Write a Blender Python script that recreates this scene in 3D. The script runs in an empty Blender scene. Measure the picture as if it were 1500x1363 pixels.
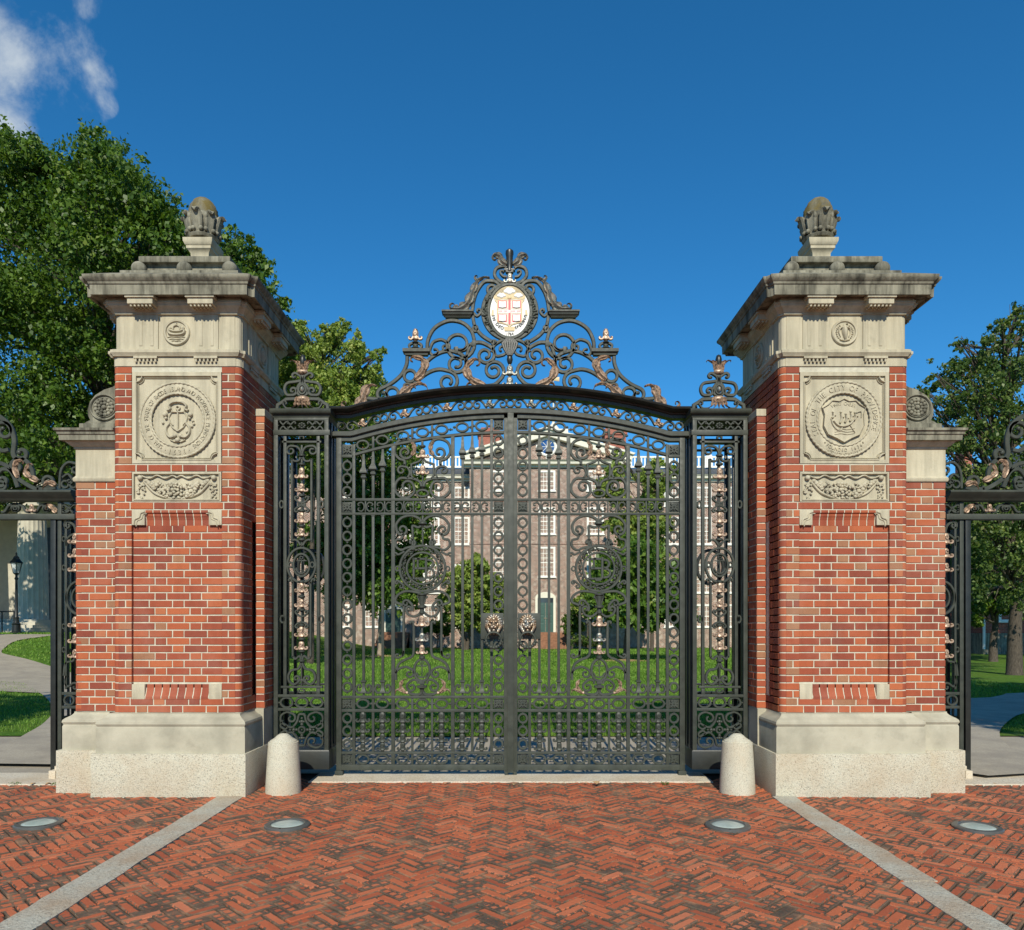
import bpy, bmesh, math, random
import numpy as np
from mathutils import Vector, Matrix
from math import pi, sin, cos, sqrt, atan2, radians
random.seed(7)
rng = np.random.default_rng(11)
SC = bpy.context.scene
COL = SC.collection

# ------------------------------------------------------------------ camera
F, HX, HY, CD, CH = 1080.0, 748.0, 920.0, 7.42, 1.49      # focal length and vanishing point (photo pixels), distance, eye height
cd = bpy.data.cameras.new('camera'); cam = bpy.data.objects.new('camera', cd); COL.objects.link(cam)
cam.location = (0, -CD, CH); cam.rotation_euler = (radians(90), 0, 0)
cd.sensor_width = 36; cd.lens = F / 1500 * 36
cd.shift_x = 2 / 1500; cd.shift_y = (HY - 681.5) / 1500
cd.clip_start = .05; cd.clip_end = 5000
SC.camera = cam

# ------------------------------------------------------------------ light
SUN_DIR = Vector((.02, 1, -.72)).normalized()             # the way the light travels
el = math.asin(-SUN_DIR.z)
sl = bpy.data.lights.new('sun', 'SUN'); sl.energy = 5.0; sl.angle = radians(.5); sl.color = (1, .94, .78)
so = bpy.data.objects.new('sun', sl); COL.objects.link(so)
so.rotation_euler = SUN_DIR.to_track_quat('-Z', 'Y').to_euler(); so.location = (-2, -30, 25)
W = bpy.data.worlds.new('World'); SC.world = W; W.use_nodes = True
nt = W.node_tree; nt.nodes.clear()
def N(nt, t, **k):
    n = nt.nodes.new(t)
    for a, v in k.items(): setattr(n, a, v)
    return n
sky = N(nt, 'ShaderNodeTexSky', sky_type='NISHITA', sun_disc=False)
sky.sun_elevation = el; sky.sun_rotation = pi + .02; sky.air_density = 1.0; sky.dust_density = 0.0; sky.ozone_density = 10; sky.altitude = 0
bg = N(nt, 'ShaderNodeBackground'); bg.inputs[1].default_value = .12
out = N(nt, 'ShaderNodeOutputWorld')
# a ragged cumulus cloud up on the left, part of the sky itself
tc = N(nt, 'ShaderNodeTexCoord')
nz = N(nt, 'ShaderNodeTexNoise'); nz.inputs['Scale'].default_value = 9; nz.inputs['Detail'].default_value = 13; nz.inputs['Roughness'].default_value = .62
nz.inputs['Distortion'].default_value = .25
nt.links.new(tc.outputs['Generated'], nz.inputs['Vector'])
def cloud_mask(v, r0, r1):
    d = N(nt, 'ShaderNodeVectorMath', operation='DISTANCE'); nt.links.new(tc.outputs['Generated'], d.inputs[0])
    d.inputs[1].default_value = Vector(v).normalized()
    m = N(nt, 'ShaderNodeMapRange'); m.inputs['From Min'].default_value = r1; m.inputs['From Max'].default_value = r0
    nt.links.new(d.outputs['Value'], m.inputs['Value']); return m.outputs[0]
def mth(op, a, b):
    n = N(nt, 'ShaderNodeMath', operation=op)
    for i, x in enumerate((a, b)):
        if isinstance(x, (int, float)): n.inputs[i].default_value = x
        else: nt.links.new(x, n.inputs[i])
    return n.outputs[0]
def pd(px, py): return ((px - HX) / F, 1, (HY - py) / F)
msk = mth('MAXIMUM', cloud_mask(pd(12, 66), .0, .100), mth('MULTIPLY', cloud_mask(pd(10, 185), .0, .055), .85))
for px_, py_, r_, k_ in ((128, 98, .018, .62), (150, 150, .018, .55), (118, 8, .03, .45), (20, 120, .06, .8)): msk = mth('MAXIMUM', msk, mth('MULTIPLY', cloud_mask(pd(px_, py_), .0, r_), k_))
dens = mth('ADD', mth('MULTIPLY', msk, .62), mth('MULTIPLY', mth('SUBTRACT', nz.outputs['Fac'], .5), 2.0))
cr = N(nt, 'ShaderNodeMapRange'); cr.interpolation_type = 'SMOOTHSTEP'
cr.inputs['From Min'].default_value = .16; cr.inputs['From Max'].default_value = .78; cr.inputs['To Max'].default_value = .86
nt.links.new(mth('MULTIPLY', dens, mth('MINIMUM', mth('MULTIPLY', msk, 8), 1)), cr.inputs['Value'])
hs = N(nt, 'ShaderNodeHueSaturation'); hs.inputs['Saturation'].default_value = 1.14; hs.inputs['Hue'].default_value = .490; hs.inputs['Value'].default_value = 1.16; nt.links.new(sky.outputs[0], hs.inputs['Color'])
mx = N(nt, 'ShaderNodeMix', data_type='RGBA'); nt.links.new(cr.outputs[0], mx.inputs[0]); nt.links.new(hs.outputs[0], mx.inputs[6])
mx.inputs[7].default_value = (5.0, 5.6, 6.1, 1)
nt.links.new(mx.outputs[2], bg.inputs[0]); nt.links.new(bg.outputs[0], out.inputs[0])
SC.view_settings.view_transform = 'Standard'; SC.view_settings.look = 'None'; SC.view_settings.exposure = 0; SC.view_settings.gamma = 1

# ------------------------------------------------------------------ materials
def ramp(nt, fac, stops, interp='LINEAR'):
    r = N(nt, 'ShaderNodeValToRGB'); e = r.color_ramp; e.interpolation = interp
    while len(e.elements) < len(stops): e.elements.new(.5)
    for el_, (p, c) in zip(e.elements, stops):
        el_.position = p; el_.color = (c[0], c[1], c[2], 1) if not isinstance(c, float) else (c, c, c, 1)
    nt.links.new(fac, r.inputs[0]); return r.outputs[0]
class Mat:
    def __init__(s, name, rough=.7, metal=0., spec=.5):
        s.m = bpy.data.materials.new(name); s.m.use_nodes = True; s.nt = s.m.node_tree
        s.b = s.nt.nodes['Principled BSDF']; s.b.inputs['Roughness'].default_value = rough; s.b.inputs['Metallic'].default_value = metal
        s.b.inputs['Specular IOR Level'].default_value = spec
        s.tc = N(s.nt, 'ShaderNodeTexCoord').outputs['Object']
    def link(s, a, b): s.nt.links.new(a, b)
    def noise(s, scale, detail=4, rough=.55, vec=None, stretch=None, dist=0):
        v = vec or s.tc
        if stretch:
            mp = N(s.nt, 'ShaderNodeMapping'); mp.inputs['Scale'].default_value = stretch; s.link(v, mp.inputs[0]); v = mp.outputs[0]
        n = N(s.nt, 'ShaderNodeTexNoise'); n.inputs['Scale'].default_value = scale; n.inputs['Detail'].default_value = detail
        n.inputs['Roughness'].default_value = rough; n.inputs['Distortion'].default_value = dist
        s.link(v, n.inputs['Vector']); return n.outputs['Fac']
    def voro(s, scale, out='Distance', feature='F1', rnd=1.):
        n = N(s.nt, 'ShaderNodeTexVoronoi', feature=feature); n.inputs['Scale'].default_value = scale
        s.link(s.tc, n.inputs['Vector']); return n.outputs[out]
    def attr(s, name): return N(s.nt, 'ShaderNodeAttribute', attribute_name=name).outputs['Fac']
    def mix(s, f, a, b, mode='MIX'):
        n = N(s.nt, 'ShaderNodeMix', data_type='RGBA', blend_type=mode)
        for i, x in ((0, f), (6, a), (7, b)):
            if isinstance(x, (int, float)): n.inputs[i].default_value = x
            elif isinstance(x, tuple): n.inputs[i].default_value = (*x, 1)
            else: s.link(x, n.inputs[i])
        return n.outputs[2]
    def ramp(s, f, stops, interp='LINEAR'): return ramp(s.nt, f, stops, interp)
    def math(s, op, a, b=0.):
        n = N(s.nt, 'ShaderNodeMath', operation=op)
        for i, x in enumerate((a, b)):
            if isinstance(x, (int, float)): n.inputs[i].default_value = x
            else: s.link(x, n.inputs[i])
        return n.outputs[0]
    def color(s, c):
        if isinstance(c, tuple): s.b.inputs['Base Color'].default_value = (*c, 1)
        else: s.link(c, s.b.inputs['Base Color'])
        return s
    def bump(s, h, strength=.3, dist=.01):
        n = N(s.nt, 'ShaderNodeBump'); n.inputs['Strength'].default_value = strength; n.inputs['Distance'].default_value = dist
        s.link(h, n.inputs['Height']); s.link(n.outputs[0], s.b.inputs['Normal']); return s
MT = {}
def add(k, M): MT[k] = M.m

m = Mat('iron paint', .5, 0, .4)
n1 = m.noise(9, 5); c = m.ramp(n1, [(.3, (.029, .034, .027)), (.7, (.050, .057, .045))]); c = m.mix(m.math('MULTIPLY', m.ramp(m.noise(17, 7, .75), [(.62, 0.), (.72, 1.)]), .5), c, (.105, .075, .05)); c = m.mix(m.math('MULTIPLY', m.ramp(m.noise(6, 6, .7), [(.5, 0.), (.75, 1.)]), .25), c, (.13, .135, .115)); m.color(c); m.bump(m.noise(140, 3), .12, .004)
m.link(m.ramp(m.noise(25, 4), [(.3, .45), (.7, .62)]), m.b.inputs['Roughness']); add('iron', m)
m = Mat('dark iron', .38, 0, .5)
m.color(m.ramp(m.noise(12, 5), [(.3, (.012, .014, .013)), (.7, (.024, .027, .024))])); m.bump(m.noise(120, 3), .15, .004); add('blackiron', m)
m = Mat('creviced bronze', .45, .35)
c = m.ramp(m.noise(48, 4), [(.32, (.07, .05, .035)), (.46, (.36, .25, .175)), (.64, (.54, .40, .295)), (.82, (.30, .28, .24))]); m.color(c); m.bump(m.noise(160, 3), .2, .004); add('gilt', m)  # dark crevices and highlights are put into the noise colours
m = Mat('blue bronze', .4, .5)
m.color(m.ramp(m.noise(45, 4), [(.30, (.06, .06, .05)), (.44, (.20, .24, .235)), (.58, (.36, .285, .215)), (.75, (.27, .34, .355))])); m.bump(m.noise(160, 3), .25, .004); add('bluebronze', m)
m = Mat('lion bronze', .36, .6)
m.color(m.ramp(m.noise(16, 3), [(.3, (.20, .13, .08)), (.45, (.36, .25, .16)), (.58, (.40, .36, .30)), (.72, (.30, .37, .40))])); m.bump(m.noise(120, 3), .2, .003); add('lion', m)

def brickmat(name, stops, k=1.):
    m = Mat(name, .85, 0, .25)
    c = m.ramp(m.attr('tone'), stops)
    c = m.mix(m.math('MULTIPLY', m.noise(30, 5, .65), .55), c, m.mix(1, c, (.62, .58, .56), 'MULTIPLY'))
    sp = m.ramp(m.noise(220, 2), [(.66, 0.), (.72, 1.)]); c = m.mix(m.math('MULTIPLY', sp, .35), c, (.08, .03, .025))
    wx = m.ramp(m.noise(2.2, 5, .6), [(.5, 0.), (.75, 1.)]); c = m.mix(m.math('MULTIPLY', wx, .15), c, (.6, .42, .33))
    c = m.mix(m.math('MULTIPLY', m.ramp(m.noise(1.6, 6, .68, stretch=(4, 4, .7)), [(.5, 0.), (.72, 1.)]), .38), c, m.mix(1, c, (.45, .40, .38), 'MULTIPLY'))
    m.color(c); m.bump(m.noise(90, 5, .7), .35, .004); return m
BR = [(0, (.25, .066, .042)), (.25, (.35, .088, .046)), (.55, (.43, .115, .050)), (.8, (.50, .152, .063)), (.9, (.33, .155, .085)), (1, (.39, .20, .11))]
add('brick', brickmat('pier brick', BR))
m = Mat('mortar', .9, 0, .2); m.color(m.ramp(m.noise(20, 5), [(.3, (.45, .42, .33)), (.7, (.60, .57, .45))])); m.bump(m.noise(150, 3), .3, .003); add('mortar', m)

def stone(name, a, b, stain, amt, streak=(14, 14, 1.2), bscale=70):
    m = Mat(name, .85, 0, .25)
    c = m.ramp(m.noise(3.5, 6, .6), [(.3, a), (.7, b)])
    c = m.mix(m.math('MULTIPLY', m.ramp(m.noise(1.0, 5, .62, stretch=streak), [(.42, 0.), (.68, 1.)]), amt), c, stain)
    c = m.mix(m.math('MULTIPLY', m.ramp(m.noise(5, 7, .7), [(.55, 0.), (.75, 1.)]), amt * .8), c, stain)
    c = m.mix(m.math('MULTIPLY', m.noise(160, 2), .3), c, m.mix(1, c, (.55, .53, .5), 'MULTIPLY'))
    m.color(c); m.bump(m.noise(bscale, 5, .65), .3, .004); return m
add('stone', stone('carved limestone', (.47, .42, .305), (.58, .525, .39), (.25, .23, .17), .55))
add('stonebase', stone('base limestone', (.41, .375, .285), (.51, .475, .37), (.25, .235, .18), .62, (3, 3, 3)))
add('stonedark', stone('weathered limestone', (.20, .19, .145), (.36, .34, .26), (.040, .038, .029), .9))
m = stone('mossy limestone', (.15, .14, .10), (.27, .25, .18), (.035, .034, .026), .8)
m2c = m.b.inputs['Base Color'].links[0].from_socket
m.color(m.mix(m.ramp(m.noise(7, 6, .7), [(.38, 0.), (.58, 1.)]), m2c, (.15, .115, .038))); add('stonemoss', m)
def granite(name, base, dark, k=1., sc=95, bump=.5):
    m = Mat(name, .75, 0, .35)
    c = m.ramp(m.noise(sc, 3, .7), [(.33, dark), (.42, base), (.62, tuple(min(1, x * 1.18) for x in base))])
    s2 = m.ramp(m.noise(sc * 2.1, 2, .6), [(.60, 0.), (.66, 1.)]); c = m.mix(m.math('MULTIPLY', s2, .55 * k), c, dark)
    c = m.mix(m.math('MULTIPLY', m.ramp(m.noise(2.5, 6, .65), [(.4, 0.), (.7, 1.)]), (.55 if name != 'kerb granite' else .7)), c, (.44, .33, .21) if name != 'kerb granite' else (.36, .23, .13))
    m.color(c); m.bump(m.noise(sc * .6, 4, .75), bump, .008); return m
add('granite', granite('hammered granite', (.53, .50, .395), (.10, .092, .075), 1, 105, 1.2))
add('bollard', granite('fine granite', (.49, .465, .37), (.20, .185, .15), .8, 110, .25))
add('kerbstone', granite('kerb granite', (.42, .40, .33), (.17, .16, .13), .9, 70, 1.2))
add('sill', granite('sill granite', (.56, .50, .40), (.25, .21, .16), .7, 60, .4))

m = Mat('paving brick', .82, 0, .3)
c = m.ramp(m.attr('tone'), [(0, (.37, .092, .043)), (.3, (.47, .125, .055)), (.75, (.54, .155, .068)), (1, (.57, .19, .095))])
c = m.mix(m.math('MULTIPLY', m.noise(45, 4, .65), .5), c, m.mix(1, c, (.66, .6, .58), 'MULTIPLY'))
uvn = N(m.nt, 'ShaderNodeUVMap', uv_map='brick'); sp_ = N(m.nt, 'ShaderNodeSeparateXYZ'); m.link(uvn.outputs[0], sp_.inputs[0]); u_, v_ = sp_.outputs[0], sp_.outputs[1]
gr = m.math('ADD', m.attr('grime'), m.math('MULTIPLY', m.math('SUBTRACT', m.noise(1.5, 4, .6), .55), 1.9))
edge = m.math('MINIMUM', m.math('MINIMUM', v_, m.math('SUBTRACT', 1., v_)), m.math('MINIMUM', u_, m.math('SUBTRACT', 3., u_)))
edge = m.math('ADD', edge, m.math('MULTIPLY', m.math('SUBTRACT', m.noise(26, 5, .68), .5), .55))
rim = m.math('LESS_THAN', edge, m.math('ADD', .0, m.math('MULTIPLY', m.math('POWER', m.math('MAXIMUM', gr, 0.), 1.5), .24)))
bu = m.math('ABSOLUTE', m.math('SUBTRACT', m.math('FRACT', m.math('ADD', m.math('ADD', u_, m.math('MULTIPLY', m.attr('tone'), 5.)), m.math('MULTIPLY', m.noise(18, 3), .35))), .5))
band = m.math('MULTIPLY', m.math('LESS_THAN', m.math('ADD', bu, m.math('MULTIPLY', m.math('SUBTRACT', m.noise(31, 4, .65), .5), .5)), m.math('MULTIPLY', m.math('MAXIMUM', gr, 0.), .27)), m.math('GREATER_THAN', gr, .56))
full = m.math('GREATER_THAN', m.math('ADD', gr, m.math('MULTIPLY', m.math('SUBTRACT', m.noise(14, 5, .65), .5), .7)), .97)
g = m.math('MAXIMUM', m.math('MAXIMUM', rim, band), full)
soft = m.ramp(m.noise(60, 4, .7), [(.3, .72), (.6, 1.)])
dk = m.ramp(m.noise(5.5, 4, .6), [(.38, (.058, .056, .042)), (.52, (.10, .083, .058)), (.66, (.28, .155, .09))])
c = m.mix(m.math('MULTIPLY', g, soft), c, dk)
sc_ = m.ramp(m.noise(2.6, 8, .75, stretch=(1.2, 1.2, 1)), [(.66, 0.), (.76, 1.)]); c = m.mix(m.math('MULTIPLY', sc_, .5), c, (.62, .48, .40))
ws = m.ramp(m.noise(70, 2), [(.74, 0.), (.77, 1.)]); c = m.mix(m.math('MULTIPLY', ws, .6), c, (.62, .55, .42))
m.color(c); m.bump(m.noise(38, 7, .75), .7, .008); add('paver', m)
m = Mat('paving joint', .95, 0, .1); m.color(m.ramp(m.noise(30, 5), [(.3, (.035, .03, .024)), (.7, (.11, .09, .065))])); m.bump(m.noise(120, 4), .5, .005); add('joint', m)
m = Mat('path concrete', .9, 0, .2)
c = m.ramp(m.noise(60, 4, .7), [(.3, (.30, .26, .20)), (.7, (.46, .405, .32))]); c = m.mix(m.math('MULTIPLY', m.ramp(m.noise(1.6, 8, .7), [(.42, 0.), (.62, 1.)]), .6), c, (.24, .21, .175))
m.color(c); m.bump(m.noise(150, 3), .3, .004); add('path', m)
m = Mat('lawn turf', .95, 0, .1)
c = m.ramp(m.noise(22, 6, .7), [(.3, (.05, .11, .012)), (.55, (.09, .19, .022)), (.8, (.14, .25, .036))]); c = m.mix(m.math('MULTIPLY', m.ramp(m.noise(.6, 6, .65), [(.42, 0.), (.66, 1.)]), .45), c, (.17, .20, .05))
m.color(c); m.bump(m.noise(60, 5, .8), .8, .03); add('lawn', m)
def leafmat(name, stops, trans=.35, rough=.45):
    m = Mat(name, rough, 0, .35); c = m.ramp(m.attr('tone'), stops); m.color(c)
    tr = N(m.nt, 'ShaderNodeBsdfTranslucent'); m.link(m.mix(1, c, (1.25, 1.3, .55), 'MULTIPLY'), tr.inputs[0])
    mxs = N(m.nt, 'ShaderNodeMixShader'); mxs.inputs[0].default_value = trans
    m.link(m.b.outputs[0], mxs.inputs[1]); m.link(tr.outputs[0], mxs.inputs[2])
    m.link(mxs.outputs[0], m.nt.nodes['Material Output'].inputs[0]); return m
add('grassblade', leafmat('grass blade', [(0, (.075, .165, .016)), (.6, (.15, .285, .032)), (1, (.26, .37, .07))], .3, .6))
add('leafdark', leafmat('deep green leaf', [(0, (0.040, 0.086, 0.011)), (.5, (0.086, 0.161, 0.018)), (.85, (0.144, 0.230, 0.032)), (1, (0.207, 0.276, 0.057))]))
add('leafmid', leafmat('mid green leaf', [(0, (0.052, 0.117, 0.016)), (.5, (0.111, 0.208, 0.026)), (.9, (0.195, 0.286, 0.046)), (1, (0.312, 0.351, 0.091))]))
add('leaflight', leafmat('pale green leaf', [(0, (0.126, 0.210, 0.035)), (.5, (0.238, 0.322, 0.063)), (.9, (0.364, 0.434, 0.098)), (1, (0.504, 0.504, 0.154))]))
add('leafblue', leafmat('grey green leaf', [(0, (0.034, 0.075, 0.016)), (.5, (0.086, 0.144, 0.030)), (.85, (0.172, 0.230, 0.052)), (1, (0.322, 0.345, 0.127))]))
m = Mat('bark', .9, 0, .2); m.color(m.ramp(m.noise(14, 5, .7, stretch=(3, 3, .6)), [(.3, (.04, .032, .025)), (.7, (.14, .115, .09))])); m.bump(m.noise(20, 5, .7, stretch=(3, 3, .5)), .8, .03); add('bark', m)
m = Mat('pale bark', .9, 0, .2); m.color(m.ramp(m.noise(10, 5, .7, stretch=(2, 2, .7)), [(.3, (.22, .17, .12)), (.7, (.42, .34, .25))])); m.bump(m.noise(20, 5), .5, .02); add('palebark', m)

def flat(k, c, rough=.6, metal=0., var=.12, bump=.1, sc=12, spec=.4):
    m = Mat(k, rough, metal, spec); a = tuple(x * (1 - var) for x in c); b = tuple(min(1, x * (1 + var)) for x in c)
    m.color(m.ramp(m.noise(sc, 5, .6), [(.3, a), (.7, b)])); m.bump(m.noise(sc * 8, 3), bump, .004); add(k, m)
flat('enamel', (.72, .71, .68), .35, 0, .03, .05); flat('crestred', (.62, .035, .05), .4, 0, .08, .05); flat('crestgold', (.60, .47, .26), .5, 0, .12, .1, 40)
flat('crestpink', (.74, .42, .42), .45, 0, .1); flat('ink', (.05, .045, .04), .5)
flat('cream', (.70, .67, .56), .6, 0, .07); flat('whitetrim', (.78, .77, .71), .55, 0, .05); flat('slate', (.075, .08, .085), .7, 0, .25, .4, 4)
flat('greendoor', (.045, .10, .085), .45, 0, .1); flat('darkmetal', (.012, .014, .013), .4, 0, .2); flat('stoop', (.24, .12, .07), .9, 0, .3, .4, 6)
flat('blind', (.70, .69, .64), .7, 0, .05); flat('redcurtain', (.42, .06, .045), .7, 0, .15); flat('limewall', (.50, .46, .37), .85, 0, .12, .3, 2.5)
flat('steel', (.13, .13, .12), .4, .4, .08, .05, 30); flat('soil', (.10, .065, .04), .95, 0, .3, .8, 20); flat('leaflitter', (.34, .22, .11), .8, 0, .35, .3, 20)
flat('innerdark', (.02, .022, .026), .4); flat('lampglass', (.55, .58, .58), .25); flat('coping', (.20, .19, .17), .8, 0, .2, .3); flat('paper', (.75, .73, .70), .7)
m = Mat('lens glass', .3, 0, .4); m.color(m.ramp(m.noise(12, 4), [(.3, (.30, .37, .34)), (.7, (.42, .48, .44))])); add('lens', m)
m = Mat('window glass', .06, 0, .8); m.color((.035, .045, .055)); m.bump(m.noise(1.6, 3), .12, .02); add('glass', m)
m = Mat('sky tinted glass', .04, .8, 1.); m.color((.13, .20, .31)); m.bump(m.noise(1.2, 3), .06, .02); add('skyglass', m)  # blue of the reflected sky is put into the glass colour
def wallbrick(k, c1, c2, mort, scale=1., msz=.012, vein=.5):
    m = Mat(k, .88, 0, .2)
    sx = N(m.nt, 'ShaderNodeSeparateXYZ'); m.link(m.tc, sx.inputs[0]); cb = N(m.nt, 'ShaderNodeCombineXYZ')
    m.link(m.math('ADD', sx.outputs[0], sx.outputs[1]), cb.inputs[0]); m.link(sx.outputs[2], cb.inputs[1])
    b = N(m.nt, 'ShaderNodeTexBrick'); m.link(cb.outputs[0], b.inputs['Vector']); b.inputs['Scale'].default_value = scale
    b.inputs['Brick Width'].default_value = .19; b.inputs['Row Height'].default_value = .085; b.inputs['Mortar Size'].default_value = msz; b.inputs['Bias'].default_value = -.15
    b.inputs['Color1'].default_value = (*c1, 1); b.inputs['Color2'].default_value = (*c2, 1); b.inputs['Mortar'].default_value = (*mort, 1)
    c = m.mix(m.math('MULTIPLY', m.ramp(m.noise(5.5, 2, .5), [(.55, 0.), (.60, 1.)]), vein), b.outputs['Color'], mort)
    c = m.mix(m.math('MULTIPLY', m.noise(.35, 5), .3), c, (.2, .12, .09))
    m.color(c); m.bump(b.outputs['Fac'], .3, .01); add(k, m)
wallbrick('hallbrick', (.085, .038, .029), (.33, .145, .105), (.58, .50, .42), 1., .013, .55)
wallbrick('housebrick', (.26, .055, .035), (.38, .085, .05), (.30, .20, .16), 1., .008, .08)
wallbrick('chimneybrick', (.34, .085, .05), (.45, .13, .08), (.40, .27, .22), 1., .008, .1)

# ------------------------------------------------------------------ object helpers
def thing(name, label, cat, loc=(0, 0, 0), group=None):
    o = bpy.data.objects.new(name, None); COL.objects.link(o); o.location = loc; o.empty_display_size = .2
    o['label'] = label; o['category'] = cat
    if group: o['group'] = group
    return o
def tag(o, label, cat, group=None, kind=None):
    o['label'] = label; o['category'] = cat
    if group: o['group'] = group
    if kind: o['kind'] = kind
    return o
def base_of(o):
    v = Vector(o.location)
    if o.parent and o.parent.type == 'EMPTY': pass
    return v
def attach(o, parent):
    o.parent = parent
    root = parent
    while root.parent: root = root.parent
    if parent.type == 'EMPTY': o.matrix_parent_inverse = Matrix.Translation(-Vector(parent.location))
    # a mesh parent carries its geometry in scene coordinates, so its child needs no offset
def obj(name, bm, mat, parent=None, smooth=False, label=None, fix=True):
    if fix: bmesh.ops.recalc_face_normals(bm, faces=bm.faces)
    me = bpy.data.meshes.new(name); bm.to_mesh(me); bm.free()
    if smooth: me.shade_smooth() if smooth is True else me.shade_auto(smooth) if hasattr(me, 'shade_auto') else me.set_sharp_from_angle(angle=smooth)
    if smooth and smooth is not True:
        me.polygons.foreach_set('use_smooth', [True] * len(me.polygons)); me.set_sharp_from_angle(angle=smooth)
    me.materials.append(MT[mat])
    o = bpy.data.objects.new(name, me); COL.objects.link(o)
    if parent: attach(o, parent)
    if label: o['label'] = label
    return o
def struct(name, bm, mat, smooth=False):
    o = obj(name, bm, mat, None, smooth); o['kind'] = 'structure'; return o
BM = bmesh.new
def objs(name, bm, mat, parent=None, smooth=False, gap=.01, fix=True):
    """like obj(), but pieces that stand apart by more than gap become objects of their own"""
    bm.verts.index_update(); n = len(bm.verts); par = list(range(n))
    def root(i):
        while par[i] != i: par[i] = par[par[i]]; i = par[i]
        return i
    for e in bm.edges:
        a, b = root(e.verts[0].index), root(e.verts[1].index)
        if a != b: par[a] = b
    co = np.array([v.co[:] for v in bm.verts]); rt = np.array([root(i) for i in range(n)]); ids = list(np.unique(rt)); lo = np.array([co[rt == i].min(0) for i in ids]); hi = np.array([co[rt == i].max(0) for i in ids]); m_ = len(ids); q = list(range(m_))
    def rq(i):
        while q[i] != i: i = q[i]
        return i
    for i in range(m_):
        for j in range(i):
            if np.all(np.maximum(lo[i], lo[j]) - np.minimum(hi[i], hi[j]) < gap):
                a, b = rq(i), rq(j)
                if a != b: q[a] = b
    cl = {ids[i]: rq(i) for i in range(m_)}; groups = sorted(set(cl.values())); out_ = []
    for g in groups:
        b2 = bm.copy(); b2.verts.index_update(); bmesh.ops.delete(b2, geom=[v for v in b2.verts if cl[rt[v.index]] != g], context='VERTS'); out_.append(obj(name, b2, mat, parent, smooth, None, fix))
    bm.free(); return out_
AUTO = radians(35)
def face(bm, vs):
    try: return bm.faces.new(vs)
    except ValueError: return None
def box(bm, x0, x1, y0, y1, z0, z1, ch=0):
    if x0 > x1: x0, x1 = x1, x0
    if y0 > y1: y0, y1 = y1, y0
    if z0 > z1: z0, z1 = z1, z0
    v = [bm.verts.new((x, y, z)) for z in (z0, z1) for x, y in ((x0, y0), (x1, y0), (x1, y1), (x0, y1))]
    fs = [face(bm, [v[i] for i in q]) for q in ((3, 2, 1, 0), (4, 5, 6, 7), (0, 1, 5, 4), (1, 2, 6, 5), (2, 3, 7, 6), (3, 0, 4, 7))]
    if ch:
        es = list({e for f in fs for e in f.edges}); bmesh.ops.bevel(bm, geom=es, offset=ch, segments=2, affect='EDGES', profile=.6)
    return fs
def loft(bm, rings, caps=True, closed=False):
    """rings: lists of points of equal count, joined one to the next"""
    R = [[bm.verts.new(p) for p in r] for r in rings]; n = len(R[0]); m_ = len(R)
    for i in range(m_ if closed else m_ - 1):
        a, b = R[i], R[(i + 1) % m_]
        for j in range(n): face(bm, [a[j], a[(j + 1) % n], b[(j + 1) % n], b[j]])
    if caps and not closed: face(bm, R[0][::-1]); face(bm, R[-1])
def prism(bm, poly, y0, y1):
    """polygon in x,z pushed from y0 to y1"""
    a = [bm.verts.new((x, y0, z)) for x, z in poly]; b = [bm.verts.new((x, y1, z)) for x, z in poly]; n = len(poly)
    face(bm, a); face(bm, b[::-1])
    for i in range(n): face(bm, [a[i], b[i], b[(i + 1) % n], a[(i + 1) % n]])
def lathe(bm, prof, cx, cy, n=24, z0=0., squash=1., bump=None):
    rings = []
    for r, z in prof:
        rings.append([(cx + r * cos(2 * pi * k / n) * (1 if not bump else bump(2 * pi * k / n, z)), cy + r * squash * sin(2 * pi * k / n) * (1 if not bump else bump(2 * pi * k / n, z)), z0 + z) for k in range(n)])
    loft(bm, rings)
def square_stack(bm, cx, cy, prof):
    """square plan mouldings: prof is [(half size, z)]"""
    loft(bm, [[(cx - h, cy - h, z), (cx + h, cy - h, z), (cx + h, cy + h, z), (cx - h, cy + h, z)] for h, z in prof])
def notched_stack(bm, cx, cy, prof, k=.045):
    """the same with corners broken back by k"""
    def ring(h, z):
        q = []
        for sx_, sy_ in ((1, 1), (-1, 1), (-1, -1), (1, -1)):
            c = [(h, h - k), (h - k * .45, h - k), (h - k, h - k * .45), (h - k, h)] if sx_ * sy_ > 0 else [(h - k, h), (h - k, h - k * .45), (h - k * .45, h - k), (h, h - k)]
            q += [(cx + sx_ * a, cy + sy_ * b, z) for a, b in c]
        return q
    loft(bm, [ring(h, z) for h, z in prof])
def rect_stack(bm, prof):
    loft(bm, [[(x0, y0, z), (x1, y0, z), (x1, y1, z), (x0, y1, z)] for x0, x1, y0, y1, z in prof])
def tube(bm, pts, r, n=8):
    P = [Vector(p) for p in pts]; rings = []
    for i, p in enumerate(P):
        t = (P[min(i + 1, len(P) - 1)] - P[max(i - 1, 0)]).normalized()
        a = t.cross(Vector((0, 1, 0)) if abs(t.y) < .9 else Vector((1, 0, 0))).normalized(); b = t.cross(a)
        rr = r[i] if isinstance(r, (list, tuple)) else r
        rings.append([tuple(p + a * rr * cos(2 * pi * k / n) + b * rr * sin(2 * pi * k / n)) for k in range(n)])
    loft(bm, rings)
def ball(bm, c, r, u=12, v=8, s=(1, 1, 1), rot=None):
    mt_ = Matrix.Translation(c) @ (rot.to_4x4() if rot else Matrix()) @ Matrix.Diagonal((r * s[0], r * s[1], r * s[2], 1))
    bmesh.ops.create_uvsphere(bm, u_segments=u, v_segments=v, radius=1, matrix=mt_)
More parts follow.
